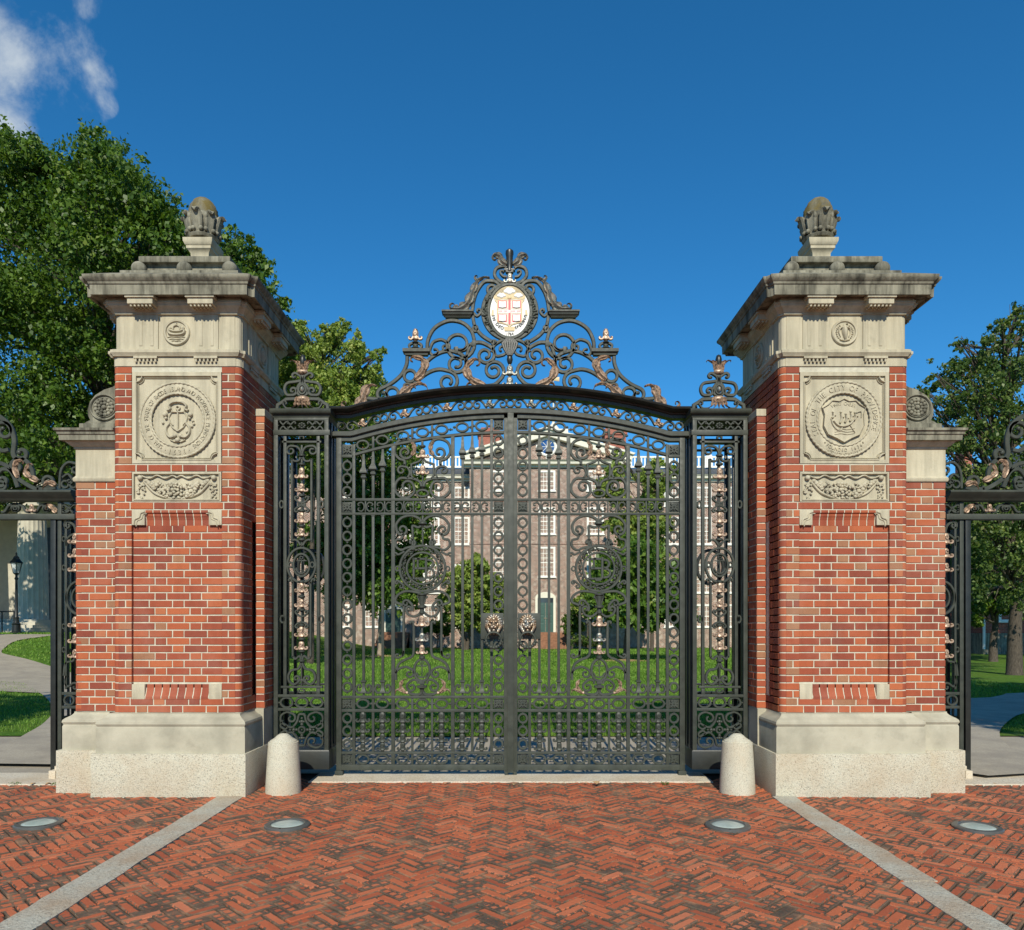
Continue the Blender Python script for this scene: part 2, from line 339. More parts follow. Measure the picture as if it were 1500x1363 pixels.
def torus(bm, c, R, r, axis='y', n=32, k=8, twist=None, rx=1., rz=1.):
    rings = []
    for i in range(n):
        a = 2 * pi * i / n; ring = []
        for j in range(k):
            b = 2 * pi * j / k; rr = r * (1 if not twist else 1 + twist[1] * sin(twist[0] * a + b * 1.0))
            d = R + rr * cos(b); h = rr * sin(b)
            ring.append((c[0] + d * cos(a) * rx, c[1] + h, c[2] + d * sin(a) * rz) if axis == 'y' else (c[0] + d * cos(a), c[1] + d * sin(a), c[2] + h))
        rings.append(ring)
    loft(bm, rings, closed=True)
def crspline(P, seg=6, closed=False):
    if len(P) < 3: return list(P)
    out_ = []; n = len(P)
    for i in range(n - 1):
        p0 = P[max(i - 1, 0)]; p1 = P[i]; p2 = P[i + 1]; p3 = P[min(i + 2, n - 1)]
        for k in range(seg):
            t = k / seg; t2 = t * t; t3 = t2 * t
            out_.append(tuple(.5 * (2 * b + (c - a) * t + (2 * a - 5 * b + 4 * c - d) * t2 + (3 * b - a - 3 * c + d) * t3) for a, b, c, d in zip(p0, p1, p2, p3)))
    out_.append(tuple(P[-1])); return out_
_glyph = {}
def glyph(ch, size, ext):
    k = (ch, size, ext)
    if k not in _glyph:
        cu = bpy.data.curves.new('t', 'FONT'); cu.body = ch; cu.size = size; cu.extrude = ext; cu.align_x = 'CENTER'; cu.resolution_u = 3
        o = bpy.data.objects.new('t', cu); COL.objects.link(o); bpy.context.view_layer.update()
        me = bpy.data.meshes.new_from_object(o.evaluated_get(bpy.context.evaluated_depsgraph_get()))
        w = o.dimensions.x
        bpy.data.objects.remove(o); bpy.data.curves.remove(cu); _glyph[k] = (me, w)
    return _glyph[k]
def put_glyph(bm, ch, size, ext, mtx, sx=1.):
    if ch == ' ': return
    me, w = glyph(ch, size, ext); n0 = len(bm.verts); bm.from_mesh(me); bm.verts.ensure_lookup_table()
    M_ = mtx @ Matrix.Rotation(pi / 2, 4, 'X') @ Matrix.Diagonal((sx, 1, 1, 1))
    for v in bm.verts[n0:]: v.co = M_ @ v.co
def arc_text(bm, text, cx, cz, y, R, a0, a1, size, ext, inward=False):
    """letters on a circle facing the camera; angles measured clockwise from the top, in degrees"""
    n = len(text)
    for i, ch in enumerate(text):
        a = radians(a0 + (a1 - a0) * (i + .5) / n)
        p = (cx + R * sin(a), y, cz + R * cos(a))
        rot = a if not inward else a + pi
        put_glyph(bm, ch, size, ext, Matrix.Translation(p) @ Matrix.Rotation(rot, 4, 'Y'), .9)
def zz(py, d): return CH + (HY - py) * d / F
def xx(px, d): return (px - HX) * d / F
# ------------------------------------------------------------------ masonry
PITCH = .0677; JT = .0105
def brick(bm, tl, o, u, n, a0, a1, z0, z1, thick=.055, proud=0., tone=None, tilt=0.):
    """one brick on a wall: o origin, u along the wall, n outwards"""
    j = lambda: random.uniform(-.0012, .0012)
    t = random.random() if tone is None else tone
    pr = proud + random.uniform(-.0015, .0015); c = .0025
    def P(a, z, d): return (o[0] + u[0] * a + n[0] * d, o[1] + u[1] * a + n[1] * d, z)
    q = [(a0 + j(), z0 + j()), (a1 + j(), z0 + j()), (a1 + j(), z1 + j()), (a0 + j(), z1 + j())]
    q2 = [(q[0][0] + c, q[0][1] + c), (q[1][0] - c, q[1][1] + c), (q[2][0] - c, q[2][1] - c), (q[3][0] + c, q[3][1] - c)]
    B = [bm.verts.new(P(a, z, -thick)) for a, z in q]; M_ = [bm.verts.new(P(a, z, pr - c)) for a, z in q]; T = [bm.verts.new(P(a, z, pr)) for a, z in q2]
    fs = [face(bm, T)]
    for i in range(4):
        k = (i + 1) % 4; fs.append(face(bm, [B[i], B[k], M_[k], M_[i]])); fs.append(face(bm, [M_[i], M_[k], T[k], T[i]]))
    for f in fs:
        if f: f[tl] = t
def wall(bm, tl, o, u, n, a0, a1, z0, courses, skip=(), thick=.055, phase=0., L=.2, H=.094, center=None):
    """Flemish bond: long and short bricks in turn, cut at the ends and round the openings in skip"""
    unit = L + H + 2 * JT; mid = (a0 + a1) / 2 if center is None else center
    for k in range(courses):
        zb = z0 + k * PITCH + JT / 2; zt = z0 + (k + 1) * PITCH - JT / 2
        spans = [(a0, a1)]
        for (s0, s1, q0, q1) in skip:
            if zt > q0 + .012 and zb < q1 - .012:
                ns = []
                for x0, x1 in spans:
                    if s1 <= x0 or s0 >= x1: ns.append((x0, x1))
                    else:
                        if s0 > x0: ns.append((x0, s0))
                        if s1 < x1: ns.append((s1, x1))
                spans = ns
        # the pattern: header centred on mid in even courses, stretcher centred in odd ones
        x = mid - (H / 2 if k % 2 == 0 else L / 2) - 8 * unit + phase; i = 0 if k % 2 == 0 else 1
        cells = []
        while x < a1 + .3:
            w = H if i % 2 == 0 else L
            cells.append((x, x + w)); x += w + JT; i += 1
        for x0, x1 in spans:
            row = []
            for c0, c1 in cells:
                b0, b1 = max(c0, x0 + .001), min(c1, x1 - .001)
                if b1 - b0 > .012: row.append([b0, b1])
            # close up ends left as slivers, stretch to the ends of the span
            if len(row) > 1 and row[0][1] - row[0][0] < .035: row[1][0] = row[0][0]; row.pop(0)
            if len(row) > 1 and row[-1][1] - row[-1][0] < .035: row[-2][1] = row[-1][1]; row.pop()
            if row:
                if row[0][0] - x0 < JT * 1.5: row[0][0] = x0 + .001
                if x1 - row[-1][1] < JT * 1.5: row[-1][1] = x1 - .001
            if .09 < x1 - x0 < .17: row = [[x0 + .001, x1 - .001]] if k % 2 else ([[x0 + .001, x0 + .052], [x0 + .063, x1 - .001]] if (x0 + x1) / 2 > mid else [[x0 + .001, x1 - .063], [x1 - .052, x1 - .001]])
            for b0, b1 in row:
                hd = (b1 - b0) < .13
                t = random.betavariate(1.3, 1.6) * .78 if random.random() > (.16 if hd else .05) else random.uniform(.82, 1.)
                brick(bm, tl, o, u, n, b0, b1, zb, zt, thick, tone=t)
def corner_bricks(bm, tl, cx, cy, r, z0, courses):
    for k in range(courses):
        zb = z0 + k * PITCH + JT / 2; zt = zb + PITCH - JT; t = random.random() * .75; n0 = len(bm.faces)
        lathe(bm, [(r - .003, zb), (r, zb + .003), (r, zt - .003), (r - .003, zt)], cx, cy, 20)
        bm.faces.ensure_lookup_table()
        for f in bm.faces[n0:]: f[tl] = t
def dome_ribbon(bm, pts, w, h, y, n=5, cap=True):
    """raised moulding along a line in the x,z plane, rounded towards the viewer; w may taper"""
    P = [Vector((p[0], p[1])) for p in pts]; rings = []; m_ = len(P)
    for i, p in enumerate(P):
        t = (P[min(i + 1, m_ - 1)] - P[max(i - 1, 0)]); t = t.normalized() if t.length else Vector((1, 0)); nn = Vector((-t.y, t.x))
        ww = (w[i] if isinstance(w, (list, tuple)) else w) / 2; hh = h * min(1, ww / (max(w) / 2 if isinstance(w, (list, tuple)) else ww))
        rings.append([(p.x + nn.x * ww * cos(pi * k / n), y + .002 - (hh + .002) * sin(pi * k / n), p.y + nn.y * ww * cos(pi * k / n)) for k in range(n + 1)])
    loft(bm, rings)
def taper(n, a, b, p=1.): return [a + (b - a) * (i / (n - 1)) ** p for i in range(n)]

def finial(bm, cx, cy, z):
    lathe(bm, [(.07, 0), (.135, .015), (.15, .04), (.125, .06), (.11, .075), (.125, .11), (.145, .17), (.15, .22), (.14, .25)], cx, cy, 24, z)
    for k in range(8):                                             # eight acanthus leaves curling out at the top
        a = 2 * pi * k / 8 + pi / 8 * 0; big = 1.0 if k % 2 == 0 else .9
        ca, sa = cos(a), sin(a); rings = []
        sp = [(.118, .05), (.135, .10), (.152, .16), (.163, .205), (.178, .235), (.198, .243), (.205, .228), (.198, .215)]
        wd = [.030, .046, .052, .052, .046, .036, .024, .010]
        for (r, h), w in zip(sp, wd):
            r *= big if r > .16 else 1; ring = []
            for j in range(7):
                t = -1 + j / 3; dr = .012 * (1 - t * t) + (.008 if j in (1, 5) else 0) - (.004 if j == 3 else 0)
                ring.append((cx + (r + dr) * ca - sa * w * t, cy + (r + dr) * sa + ca * w * t, z + h))
            for j in range(6, -1, -1):
                t = -1 + j / 3; ring.append((cx + (r - .02) * ca - sa * w * t * .9, cy + (r - .02) * sa + ca * w * t * .9, z + h))
            rings.append(ring)
        loft(bm, rings)
        for q in (-1, 1):                                          # little scrolls between the leaves
            aa = a + q * pi / 8 * .62
            ball(bm, (cx + .15 * cos(aa), cy + .15 * sin(aa), z + .075), .022, 8, 6); ball(bm, (cx + .158 * cos(aa), cy + .158 * sin(aa), z + .20), .017, 8, 6, (1, 1, 1.6))
def mossy_bud(bm, cx, cy, z):
    """the fruit in the middle of the leaves, with rows of scales"""
    prof = []
    for i in range(15):
        t = i / 14; prof.append((.138 * sqrt(max(0, 1 - (t * .98) ** 2.4)) * (1 + .035 * (i % 2)), .20 + .225 * t))
    lathe(bm, prof, cx, cy, 28, z, 1, lambda a, zz_: 1 + .03 * sin(9 * a + zz_ * 40) + .015 * sin(23 * a - zz_ * 70))

def seal_ring(p, cx, cz, y, ro, ri, rope=True):
    bm = BM(); prof = [(ri, 0), (ri, .012), (ri + .008, .018), (ro - .012, .020), (ro, .010), (ro, 0)]
    rings = []
    for k in range(72):
        a = 2 * pi * k / 72; rings.append([(cx + r * cos(a), y - h, cz + r * sin(a)) for r, h in prof])
    loft(bm, rings, closed=True)
    torus(bm, (cx, y - .017, cz), ro, .011, 'y', 200, 8, (52, .35)); torus(bm, (cx, y - .017, cz), ri, .010, 'y', 160, 8, (38, .3))
    return obj('rope_ring', bm, 'stone', p, True)

def anchor_relief(bm, cx, cz, y, s):
    """anchor on a scrolled cartouche with a dolphin-like curl below"""
    R_ = lambda pts: [(cx + a * s, cz + b * s) for a, b in pts]
    dome_ribbon(bm, R_([(0, .42), (0, -.40)]), .075 * s, .02, y)
    torus(bm, (cx, y - .012, cz + .50 * s), .075 * s, .03 * s, 'y', 24, 8)
    dome_ribbon(bm, R_([(-.25, .33), (.25, .33)]), .075 * s, .02, y)
    ar = crspline([(-.32, -.12), (-.22, -.28), (-.08, -.38), (0, -.43), (.08, -.38), (.22, -.28), (.32, -.12)], 6); dome_ribbon(bm, R_(ar), [.05 * s + .05 * s * sin(pi * i / (len(ar) - 1)) for i in range(len(ar))], .022, y)
    for q in (-1, 1):
        dome_ribbon(bm, R_([(q * .32, -.06), (q * .20, -.20)]), .05 * s, .016, y)
        c = crspline([(q * .33, .42), (q * .24, .36), (q * .36, .12), (q * .33, -.10), (q * .46, -.30), (q * .45, -.52), (q * .30, -.68), (q * .1, -.62)], 6)
        dome_ribbon(bm, R_(c), taper(len(c), .05 * s, .14 * s), .028, y)
        c = crspline([(0, .74), (q * .2, .70), (q * .34, .58), (q * .30, .44), (q * .42, .38)], 6); dome_ribbon(bm, R_(c), .11 * s, .03, y)
        ball(bm, (cx + q * .50 * s, y - .012, cz + .22 * s), .10 * s, 10, 8); ball(bm, (cx + q * .47 * s, y - .012, cz + .08 * s), .06 * s, 10, 8)
        ball(bm, (cx + q * .12 * s, y - .012, cz - .62 * s), .08 * s, 10, 8)
    for q, b in ((.60, -.02), (.64, -.14), (.56, -.24), (.36, -.46), (.46, -.42), (-.6, -.1)): ball(bm, (cx + q * s, y - .008, cz + b * s), .055 * s, 8, 6)
    ball(bm, (cx, y - .014, cz - .80 * s), .10 * s, 10, 8); c = crspline([(-.3, -.78), (-.12, -.86), (0, -.82), (.12, -.86), (.3, -.78)], 5); dome_ribbon(bm, R_(c), .07 * s, .018, y)
def shield_relief(bm, cx, cz, y, s):
    """pointed shield with figures, a boat and the shore"""
    R_ = lambda pts: [(cx + a * s, cz + b * s) for a, b in pts]
    o = [(0, .66), (.16, .58), (.38, .60), (.50, .48), (.70, .36), (.63, .14), (.66, -.22), (.52, -.50), (.24, -.62), (0, -.76)]
    o = o + [(-a, b) for a, b in o[-2:0:-1]]
    pl = R_(o); prism(bm, pl, y - .016, y + .01)
    dome_ribbon(bm, pl + pl[:1], .03 * s, .028, y - .004)
    g = lambda pts, w=.05, h=.014: dome_ribbon(bm, R_(crspline(pts, 5)), w * s, h, y - .015)
    for x, h, l in ((-.10, .02, .30), (.06, .0, .22), (.22, .06, .26), (.36, .06, .2), (-.36, .1, .14)):     # standing figures
        g([(x, h + l / 2), (x + .02, h), (x - .03, h - l / 2)], .075, .02); ball(bm, (cx + x * s, y - .02, cz + (h + l / 2 + .06) * s), .04 * s, 8, 6)
        g([(x, h + l * .25), (x + .1, h + l * .1)], .03)
    g([(-.34, -.05), (-.2, -.2), (.0, -.24), (.2, -.16), (.3, -.04)], .07, .02)                  # the boat
    g([(-.42, .02), (-.36, -.18), (-.22, -.34), (-.1, -.36), (-.06, -.28)], .06)
    for b in (-.34, -.42, -.50): g([(-.3, b), (-.1, b + .03), (.1, b), (.35, b + .04)], .03, .008)
    g([(.2, -.2), (.3, -.36), (.36, -.44)], .03); g([(.4, .2), (.55, .24), (.56, .05)], .03)
def medallion(bm, cx, cz, y, r, kind):
    lathe_pts = []; n = 40
    prof = [(0, .004), (r * .78, .004), (r * .82, .016), (r * .95, .018), (r, .010), (r, -.01)]
    rings = [[(cx + rr * cos(2 * pi * k / n), y - h, cz + rr * sin(2 * pi * k / n)) for k in range(n)] for rr, h in [(max(a, .001), b) for a, b in prof]]
    loft(bm, rings)
    R_ = lambda pts: [(cx + a * r, cz + b * r) for a, b in pts]
    if kind == 'ship':
        g = lambda pts, w, h=.016: dome_ribbon(bm, R_(crspline(pts, 5)), w * r, h, y - .004)
        g([(-.62, .12), (-.5, -.12), (0, -.2), (.5, -.12), (.62, .12)], .24, .024); g([(-.6, .2), (-.2, .08), (.2, .08), (.6, .2)], .2, .02)
        g([(-.26, .2), (-.22, .42), (0, .52), (.22, .42), (.26, .2)], .14); g([(0, .5), (0, .68)], .1); ball(bm, (cx - .5 * r, y - .01, cz + .3 * r), .12 * r, 8, 6); ball(bm, (cx + .5 * r, y - .01, cz + .3 * r), .12 * r, 8, 6)
        for b in (-.38, -.54, -.68): q = sqrt(.62 - b * b) ; g([(-q, b), (-q / 2, b + .05), (0, b), (q / 2, b + .05), (q, b)], .08, .010)
    else:
        g = lambda pts, w, h=.016: dome_ribbon(bm, R_(crspline(pts, 5)), [x * r for x in w] if isinstance(w, list) else w * r, h, y - .004)
        c = crspline([(.02, .62), (-.02, .38), (.0, .1), (.04, -.25), (.08, -.56)], 5); dome_ribbon(bm, R_(c), [.14 * r + .34 * r * sin(pi * i / (len(c) - 1)) for i in range(len(c))], .034, y - .004)
        for q in (-1, 1): c = crspline([(q * .10, .34), (q * .34, .30), (q * .44, .0), (q * .30, -.36)], 5); dome_ribbon(bm, R_(c), taper(len(c), .22 * r, .08 * r), .026, y - .004)
        g([(.02, .60), (.16, .66), (.24, .60)], .09)
        for k in range(22):
            a = pi * (-1.30 + 1.60 * k / 21); ball(bm, (cx + .62 * r * cos(a + pi / 2 * 0) * (1), y - .008, cz + .62 * r * sin(a)), .085 * r, 7, 5, (1, .7, .6), Matrix.Rotation(-a + (k % 2) * .9, 3, 'Y'))
        g([(-.36, -.58), (.0, -.66), (.40, -.56)], .06)
def swag(bm, cx, cz, y, w, h):
    rs = random.Random(5)
    n = 210
    for k in range(n):
        t = rs.uniform(-1, 1); tt = t * .70 * w / 2
        top = .27 - .10 * (1 - t * t); bot = .21 - .62 * (1 - t * t)
        b = rs.uniform(bot, top - .06) * h if abs(t) < .93 else .2 * h
        r = rs.uniform(.010, .019); q = rs.random()
        ball(bm, (cx + tt, y - .010 - .016 * (1 - t * t) * rs.random(), cz + b), r, 7, 5, (1, .8, .62 if q < .6 else 1), Matrix.Rotation(rs.uniform(0, pi), 3, 'Y'))
    for q in (-1, 1):
        ball(bm, (cx + q * .41 * w, y - .012, cz + .30 * h), .024, 14, 10)
        for k in range(26):
            zz_ = rs.uniform(-.40, .12); ww = .030 * (1.25 - abs(zz_ + .15) * 1.2)
            ball(bm, (cx + q * .40 * w + rs.uniform(-ww, ww), y - .008, cz + zz_ * h), rs.uniform(.008, .015), 7, 5, (1, .8, .7), Matrix.Rotation(rs.uniform(0, pi), 3, 'Y'))
        c = crspline([(cx + q * .39 * w, cz + .36 * h), (cx + q * .30 * w, cz + .28 * h), (cx + q * .22 * w, cz + .38 * h), (cx + q * .13 * w, cz + .28 * h), (cx + q * .05 * w, cz + .37 * h), (cx, cz + .30 * h)], 6)
        dome_ribbon(bm, c, .018, .024, y)
        c = crspline([(cx + q * .37 * w, cz + .18 * h), (cx + q * .25 * w, cz - .20 * h), (cx + q * .08 * w, cz - .38 * h), (cx - q * .05 * w, cz - .41 * h)], 6); dome_ribbon(bm, c, .026, .02, y)

def build_pier(s, label):
    """s = -1: the pier on the left, whose inner side faces +x"""
    xc, yc = s * 3.0, -.22; B = .577; yf = yc - B; inn = -s
    p = thing('gate_pier', label, 'pier', (xc, yc, 0), 'great brick piers of the gateway')
    X = lambda a: xc + inn * a                       # a counts towards the gate
    ZB, NC = .725, 46; ZT = ZB + NC * PITCH          # brickwork
    # granite plinth: main block, outer block, inner block
    bm = BM(); box(bm, X(-.70), X(.666), -.93, .50, -.05, .378, .006); box(bm, X(-1.10), X(-.70), -.775, .33, -.05, .385, .006); box(bm, X(.666) , X(.50), -.36, .34, -.05, .36)
    obj('granite_plinth', bm, 'granite', p, AUTO)
    # limestone base with its moulded top
    bm = BM()
    h0 = .012
    def base(a0, a1, y0, y1, zb):
        prof = [(.0, zb), (.0, .60), (-.008, .612), (-.004, .622), (.004, .635), (.0, .655), (-.018, .672), (-.030, .678), (-.055, .695), (-.068, .710), (-.07, .724)]
        rect_stack(bm, [(min(X(a0 - d), X(a1 + d)), max(X(a0 - d), X(a1 + d)), y0 - d, y1 + d, z) for d, z in prof])
    base(-.672, .648, -.895, .46, .375); base(-1.06, -.60, -.745, .30, .383); 
    rect_stack(bm, [(min(X(.45), X(.662)), max(X(.45), X(.662)), -.44, .30, z) for z in (.36, .724)])
    obj('moulded_base', bm, 'stonebase', p, AUTO)
    # brick shaft
    bm = BM(); tl = bm.faces.layers.float.new('tone')
    nt_ = .052; L_ = B - nt_
    RB = (-.404, .404, .846, 2.5505)                 # sunk brick panel
    SL = (-.404, .404, 2.963, 3.792); GL = (-.404, .404, 2.620, 2.895)
    ox = lambda: (xc, yf)
    up = (1, 0); wall(bm, tl, (xc, yf), (1, 0), (0, -1), -L_, L_, ZB, NC, (RB, SL, GL))
    wall(bm, tl, (xc, yf + .028), (1, 0), (0, -1), -.404, .404, ZB, 26, ((-.404, .404, 0, .98), (-.404, .404, 2.42, 3)), .05)
    sx = xc + inn * B
    wall(bm, tl, (sx, yc), (0, 1), (inn, 0), -L_, L_, ZB, NC, ((-.28, .404, .85, 2.5),)); wall(bm, tl, (sx - inn * .045, yc), (0, 1), (inn, 0), -.28, .404, ZB, 26, ((-.5, .5, 0, .85), (-.5, .5, 2.49, 3)), .05)
    wall(bm, tl, (xc - inn * B, yc), (0, 1), (-inn, 0), -L_, L_, ZB, NC); wall(bm, tl, (xc, yc + B), (1, 0), (0, 1), -L_, L_, ZB, NC)
    for a in (-1, 1):
        for b in (-1, 1): corner_bricks(bm, tl, xc + a * (B - .048), yc + b * (B - .048), .046, ZB, NC)
    # narrow pilaster beside the iron panel
    px0, px1 = sorted((X(.575), X(.663))); zp = ZB; ncp = 41
    wall(bm, tl, ((px0 + px1) / 2, -.42), (1, 0), (0, -1), -(px1 - px0) / 2, (px1 - px0) / 2, zp, ncp, (), .05, 0, .2, .2)
    wall(bm, tl, (X(.663), -.07), (0, 1), (inn, 0), -.345, .345, zp, ncp, (), .03)
    # outer buttress
    bx0, bx1 = sorted((X(-.97), X(-.578)))
    wall(bm, tl, ((bx0 + bx1) / 2, -.69), (1, 0), (0, -1), -(bx1 - bx0) / 2, (bx1 - bx0) / 2, ZB, 31, (), .05, .03)
    wall(bm, tl, (X(-.97), -.22), (0, 1), (-inn, 0), -.47, .45, ZB, 31, (), .05)
    br = obj('brickwork', bm, 'brick', p)
    bm = BM(); g = .006
    box(bm, xc - L_ + g, xc + L_ - g, yc - B + .056, yc + B - g, ZB - .02, ZT); box(bm, xc - B + g, xc + B - .056, yc - L_ + g, yc + L_ - g, ZB - .02, ZT)
    f0, f1 = yf + g, yf + .055
    for a0, a1, z0, z1 in ((-L_ + g, -.408, ZB, ZT), (.408, L_ - g, ZB, ZT), (-.408, .408, ZB, .849), (-.408, .408, 2.548, 2.622), (-.408, .408, 2.893, 2.965), (-.408, .408, 3.79, ZT)): box(bm, xc + a0, xc + a1, f0, f1, z0, z1)
    box(bm, xc - .41, xc + .41, yf + .028 + g, yf + .06, .85, 2.55)
    i0, i1 = sorted((sx - inn * g, sx - inn * .056))
    for a0, a1, z0, z1 in ((-L_ + g, -.284, ZB, ZT), (.408, L_ - g, ZB, ZT), (-.284, .408, ZB, .85), (-.284, .408, 2.5, ZT)): box(bm, i0, i1, yc + a0, yc + a1, z0, z1)
    for a in (-1, 1):
        for b in (-1, 1): lathe(bm, [(.042, ZB), (.042, ZT)], xc + a * (B - .048), yc + b * (B - .048), 16)
    box(bm, px0 + g, px1 - g, -.42 + g, .27, ZB, zp + ncp * PITCH); box(bm, bx0 + g, bx1 - g, -.69 + g, .22, ZB, ZB + 31 * PITCH)
    obj('mortar', bm, 'mortar', br)
    # brick corbels closing the sunk panel, with their stone corner blocks
    def soldier(z0, z1, prof, n=8, w=.285):
        bm = BM(); tl = bm.faces.layers.float.new('tone'); st = 2 * w / n
        for k in range(n):
            a0 = xc - w + k * st + .005; a1 = a0 + st - .010; t = random.random() * .5; nf = len(bm.faces)
            loft(bm, [[(a0, yf + d, z) for d, z in prof], [(a1, yf + d, z) for d, z in prof]]); bm.faces.ensure_lookup_table()
            for f in bm.faces[nf:]: f[tl] = t
        co = obj('soldier_course', bm, 'brick', p); bm = BM(); loft(bm, [[(x, yf + (d + .005 if d < .06 else .078), z) for d, z in prof] for x in (xc - .288, xc + .288)]); obj('mortar', bm, 'mortar', co)
    soldier(2.41, 2.55, [(.07, 2.412), (.029, 2.412), (.028, 2.46), (.020, 2.485), (.014, 2.495), (.012, 2.515), (-.002, 2.525), (-.002, 2.547), (.07, 2.547)])
    soldier(.85, .984, [(.07, .849), (-.002, .849), (-.002, .872), (.008, .885), (.014, .90), (.022, .92), (.029, .95), (.029, .982), (.07, .982)])
    for q in (-1, 1):
        for z0, z1, top in ((2.413, 2.549, 1), (.848, .984, 0)):
            bm = BM(); a0, a1 = sorted((q * .404, q * .288)); box(bm, xc + a0, xc + a1, yf - .001, yf + .07, z0, z1, .004)
            zc_ = (z0 + z1) / 2
            if top:
                c = crspline([(xc + q * .288, z1 - .02), (xc + q * .32, z1 - .03), (xc + q * .335, zc_), (xc + q * .375, zc_ - .02), (xc + q * .385, z0)], 5); dome_ribbon(bm, c, .018, .012, yf); dome_ribbon(bm, [(a - q * .022, b - .012) for a, b in c], .010, .008, yf)
            obj('corner_block', bm, 'stone', p, AUTO)
    # seal panel
    def panel(name, R, inset):
        bm = BM(); x0, x1, z0, z1 = xc + R[0] + .004, xc + R[1] - .004, R[2] + .004, R[3] - .004
        box(bm, x0, x1, yf + .018, yf + .055, z0, z1)
        i = inset; c = .055 if i > .03 else .0
        for bx_ in ((x0, x1, z0, z0 + i), (x0, x1, z1 - i, z1), (x0, x0 + i, z0 + i, z1 - i), (x1 - i, x1, z0 + i, z1 - i)): box(bm, bx_[0], bx_[1], yf - .001, yf + .05, bx_[2], bx_[3])
        a0, a1, b0, b1 = x0 + i, x1 - i, z0 + i, z1 - i; pts = []
        if c:
            for cx_, cz_, st in ((a1, b1, 0), (a0, b1, 1), (a0, b0, 2), (a1, b0, 3)):
                sg = [(-1, -1), (1, -1), (1, 1), (-1, 1)][st]
                arc = [(cx_ + sg[0] * c * cos(t), cz_ + sg[1] * c * sin(t)) for t in np.linspace(0, pi / 2, 6)]
                if st in (0, 2): arc = arc[::-1]
                pts += arc
        else: pts = [(a1, b1), (a0, b1), (a0, b0), (a1, b0)]
        pts.append(pts[0]); dome_ribbon(bm, pts, .02, .026, yf + .016)
        if c: dome_ribbon(bm, [(xc + (a - xc) * .955, (b0 + b1) / 2 + (b - (b0 + b1) / 2) * .955) for a, b in pts], .010, .012, yf + .017)
        return bm
    bm = panel('seal_panel', SL, .034); sp = obj('seal_panel', bm, 'stone', p, AUTO)
    scx, scz, sy = xc - s * 0 - .006 * s, 3.357 + (.008 if s > 0 else 0), yf + .018
    seal_ring(sp, scx, scz, sy, .334, .238)
    bm = BM(); sz = .060
    if s < 0:
        arc_text(bm, 'SEAL OF THE STATE OF RHODE ISLAND AND PROVIDENCE PLANTATIONS', scx, scz, sy - .020, .262, -152, 150, .052, .006)
        arc_text(bm, '\u00b71636\u00b7', scx, scz, sy - .020, .312, 206, 154, .062, .006, True)
    else:
        arc_text(bm, 'SEAL OF THE CITY OF PROVIDENCE', scx, scz, sy - .020, .262, -122, 112, .064, .006)
        arc_text(bm, '*FOUNDED 1636*', scx, scz, sy - .020, .292, 222, 138, .042, .006, True); arc_text(bm, 'INCORPORATED 1832', scx, scz, sy - .020, .328, 212, 148, .034, .006, True)
        arc_text(bm, 'WHAT CHEER', scx, scz - .10, sy - .016, .225, -26, 26, .044, .005)
    objs('lettering', bm, 'stone', sp, False, .014)
    bm = BM()
    if s < 0: anchor_relief(bm, scx, scz - .0, sy, .225)
    else: shield_relief(bm, scx, scz, sy, .275)
    obj('seal_relief', bm, 'stone', sp, AUTO)
    bm = panel('garland_panel', GL, .016); gp = obj('garland_panel', bm, 'stone', p, AUTO)
    bm = BM(); swag(bm, xc, 2.757, yf + .016, .808, .27); obj('garland', bm, 'stone', gp, True)
    # architrave, taenia, frieze
    bm = BM(); z1 = ZT
    A = B + .004; N4 = .05
    def cross(hh, z0, z1):
        bb = bm
        box(bb, xc - hh + N4, xc + hh - N4, yc - hh, yc + hh, z0, z1); box(bb, xc - hh, xc + hh, yc - hh + N4, yc + hh - N4, z0 + .001, z1 - .001)
        for a in (-1, 1):
            for b in (-1, 1): lathe(bb, [(.042, z0 + .002), (.042, z1 - .002)], xc + a * (hh - .046), yc + b * (hh - .046), 16)
    cross(A, ZT, 3.923); obj('architrave', bm, 'stone', p)
    def square_course(name, prof, mat, notch=0):
        bm = BM(); notched_stack(bm, xc, yc, prof, notch) if notch else square_stack(bm, xc, yc, prof); return obj(name, bm, mat, p, AUTO)
    square_course('taenia', [(B + .022, 3.923), (B + .028, 3.935), (B + .040, 3.952), (B + .040, 3.974), (B + .02, 3.986)], 'stone', .04)
    bm = BM(); cross(B - .008, 3.986, 4.30)
    fr = obj('frieze', bm, 'stone', p)
    bm = BM()
    for k in range(4):                                            # triglyph-like strips, guttae and medallion on all four sides
        R4 = Matrix.Translation((xc, yc, 0)) @ Matrix.Rotation(k * pi / 2, 4, 'Z'); n0 = len(bm.verts)
        for q in (-1, 1):
            box(bm, q * .27 - .105, q * .27 + .105, -B - .004, -B + .02, 3.99, 4.30)
            for g_ in (-.05, .05): box(bm, q * .27 + g_ - .014, q * .27 + g_ + .014, -B - .009, -B + .02, 4.02, 4.27, .004)
            box(bm, q * .27 - .105, q * .27 + .105, -B - .030, -B + .01, 3.902, 3.921)
            for g_ in range(6): lathe(bm, [(.010, 3.872), (.008, 3.903)], q * .27 - .0875 + g_ * .035, -B - .018, 10)
        bm.verts.ensure_lookup_table()
        for v in bm.verts[n0:]: v.co = R4 @ v.co
    objs('frieze_strip', bm, 'stone', p, False, .03)
    for k in (0, 1 if s < 0 else 3):
        bm = BM(); medallion(bm, 0, 4.145, -B + .006, .118, 'ship' if (s < 0) == (k == 0) else 'eagle')
        R4 = Matrix.Translation((xc, yc, 0)) @ Matrix.Rotation(k * pi / 2, 4, 'Z')
        for v in bm.verts: v.co = R4 @ v.co
        obj('medallion', bm, 'stone', fr, AUTO)
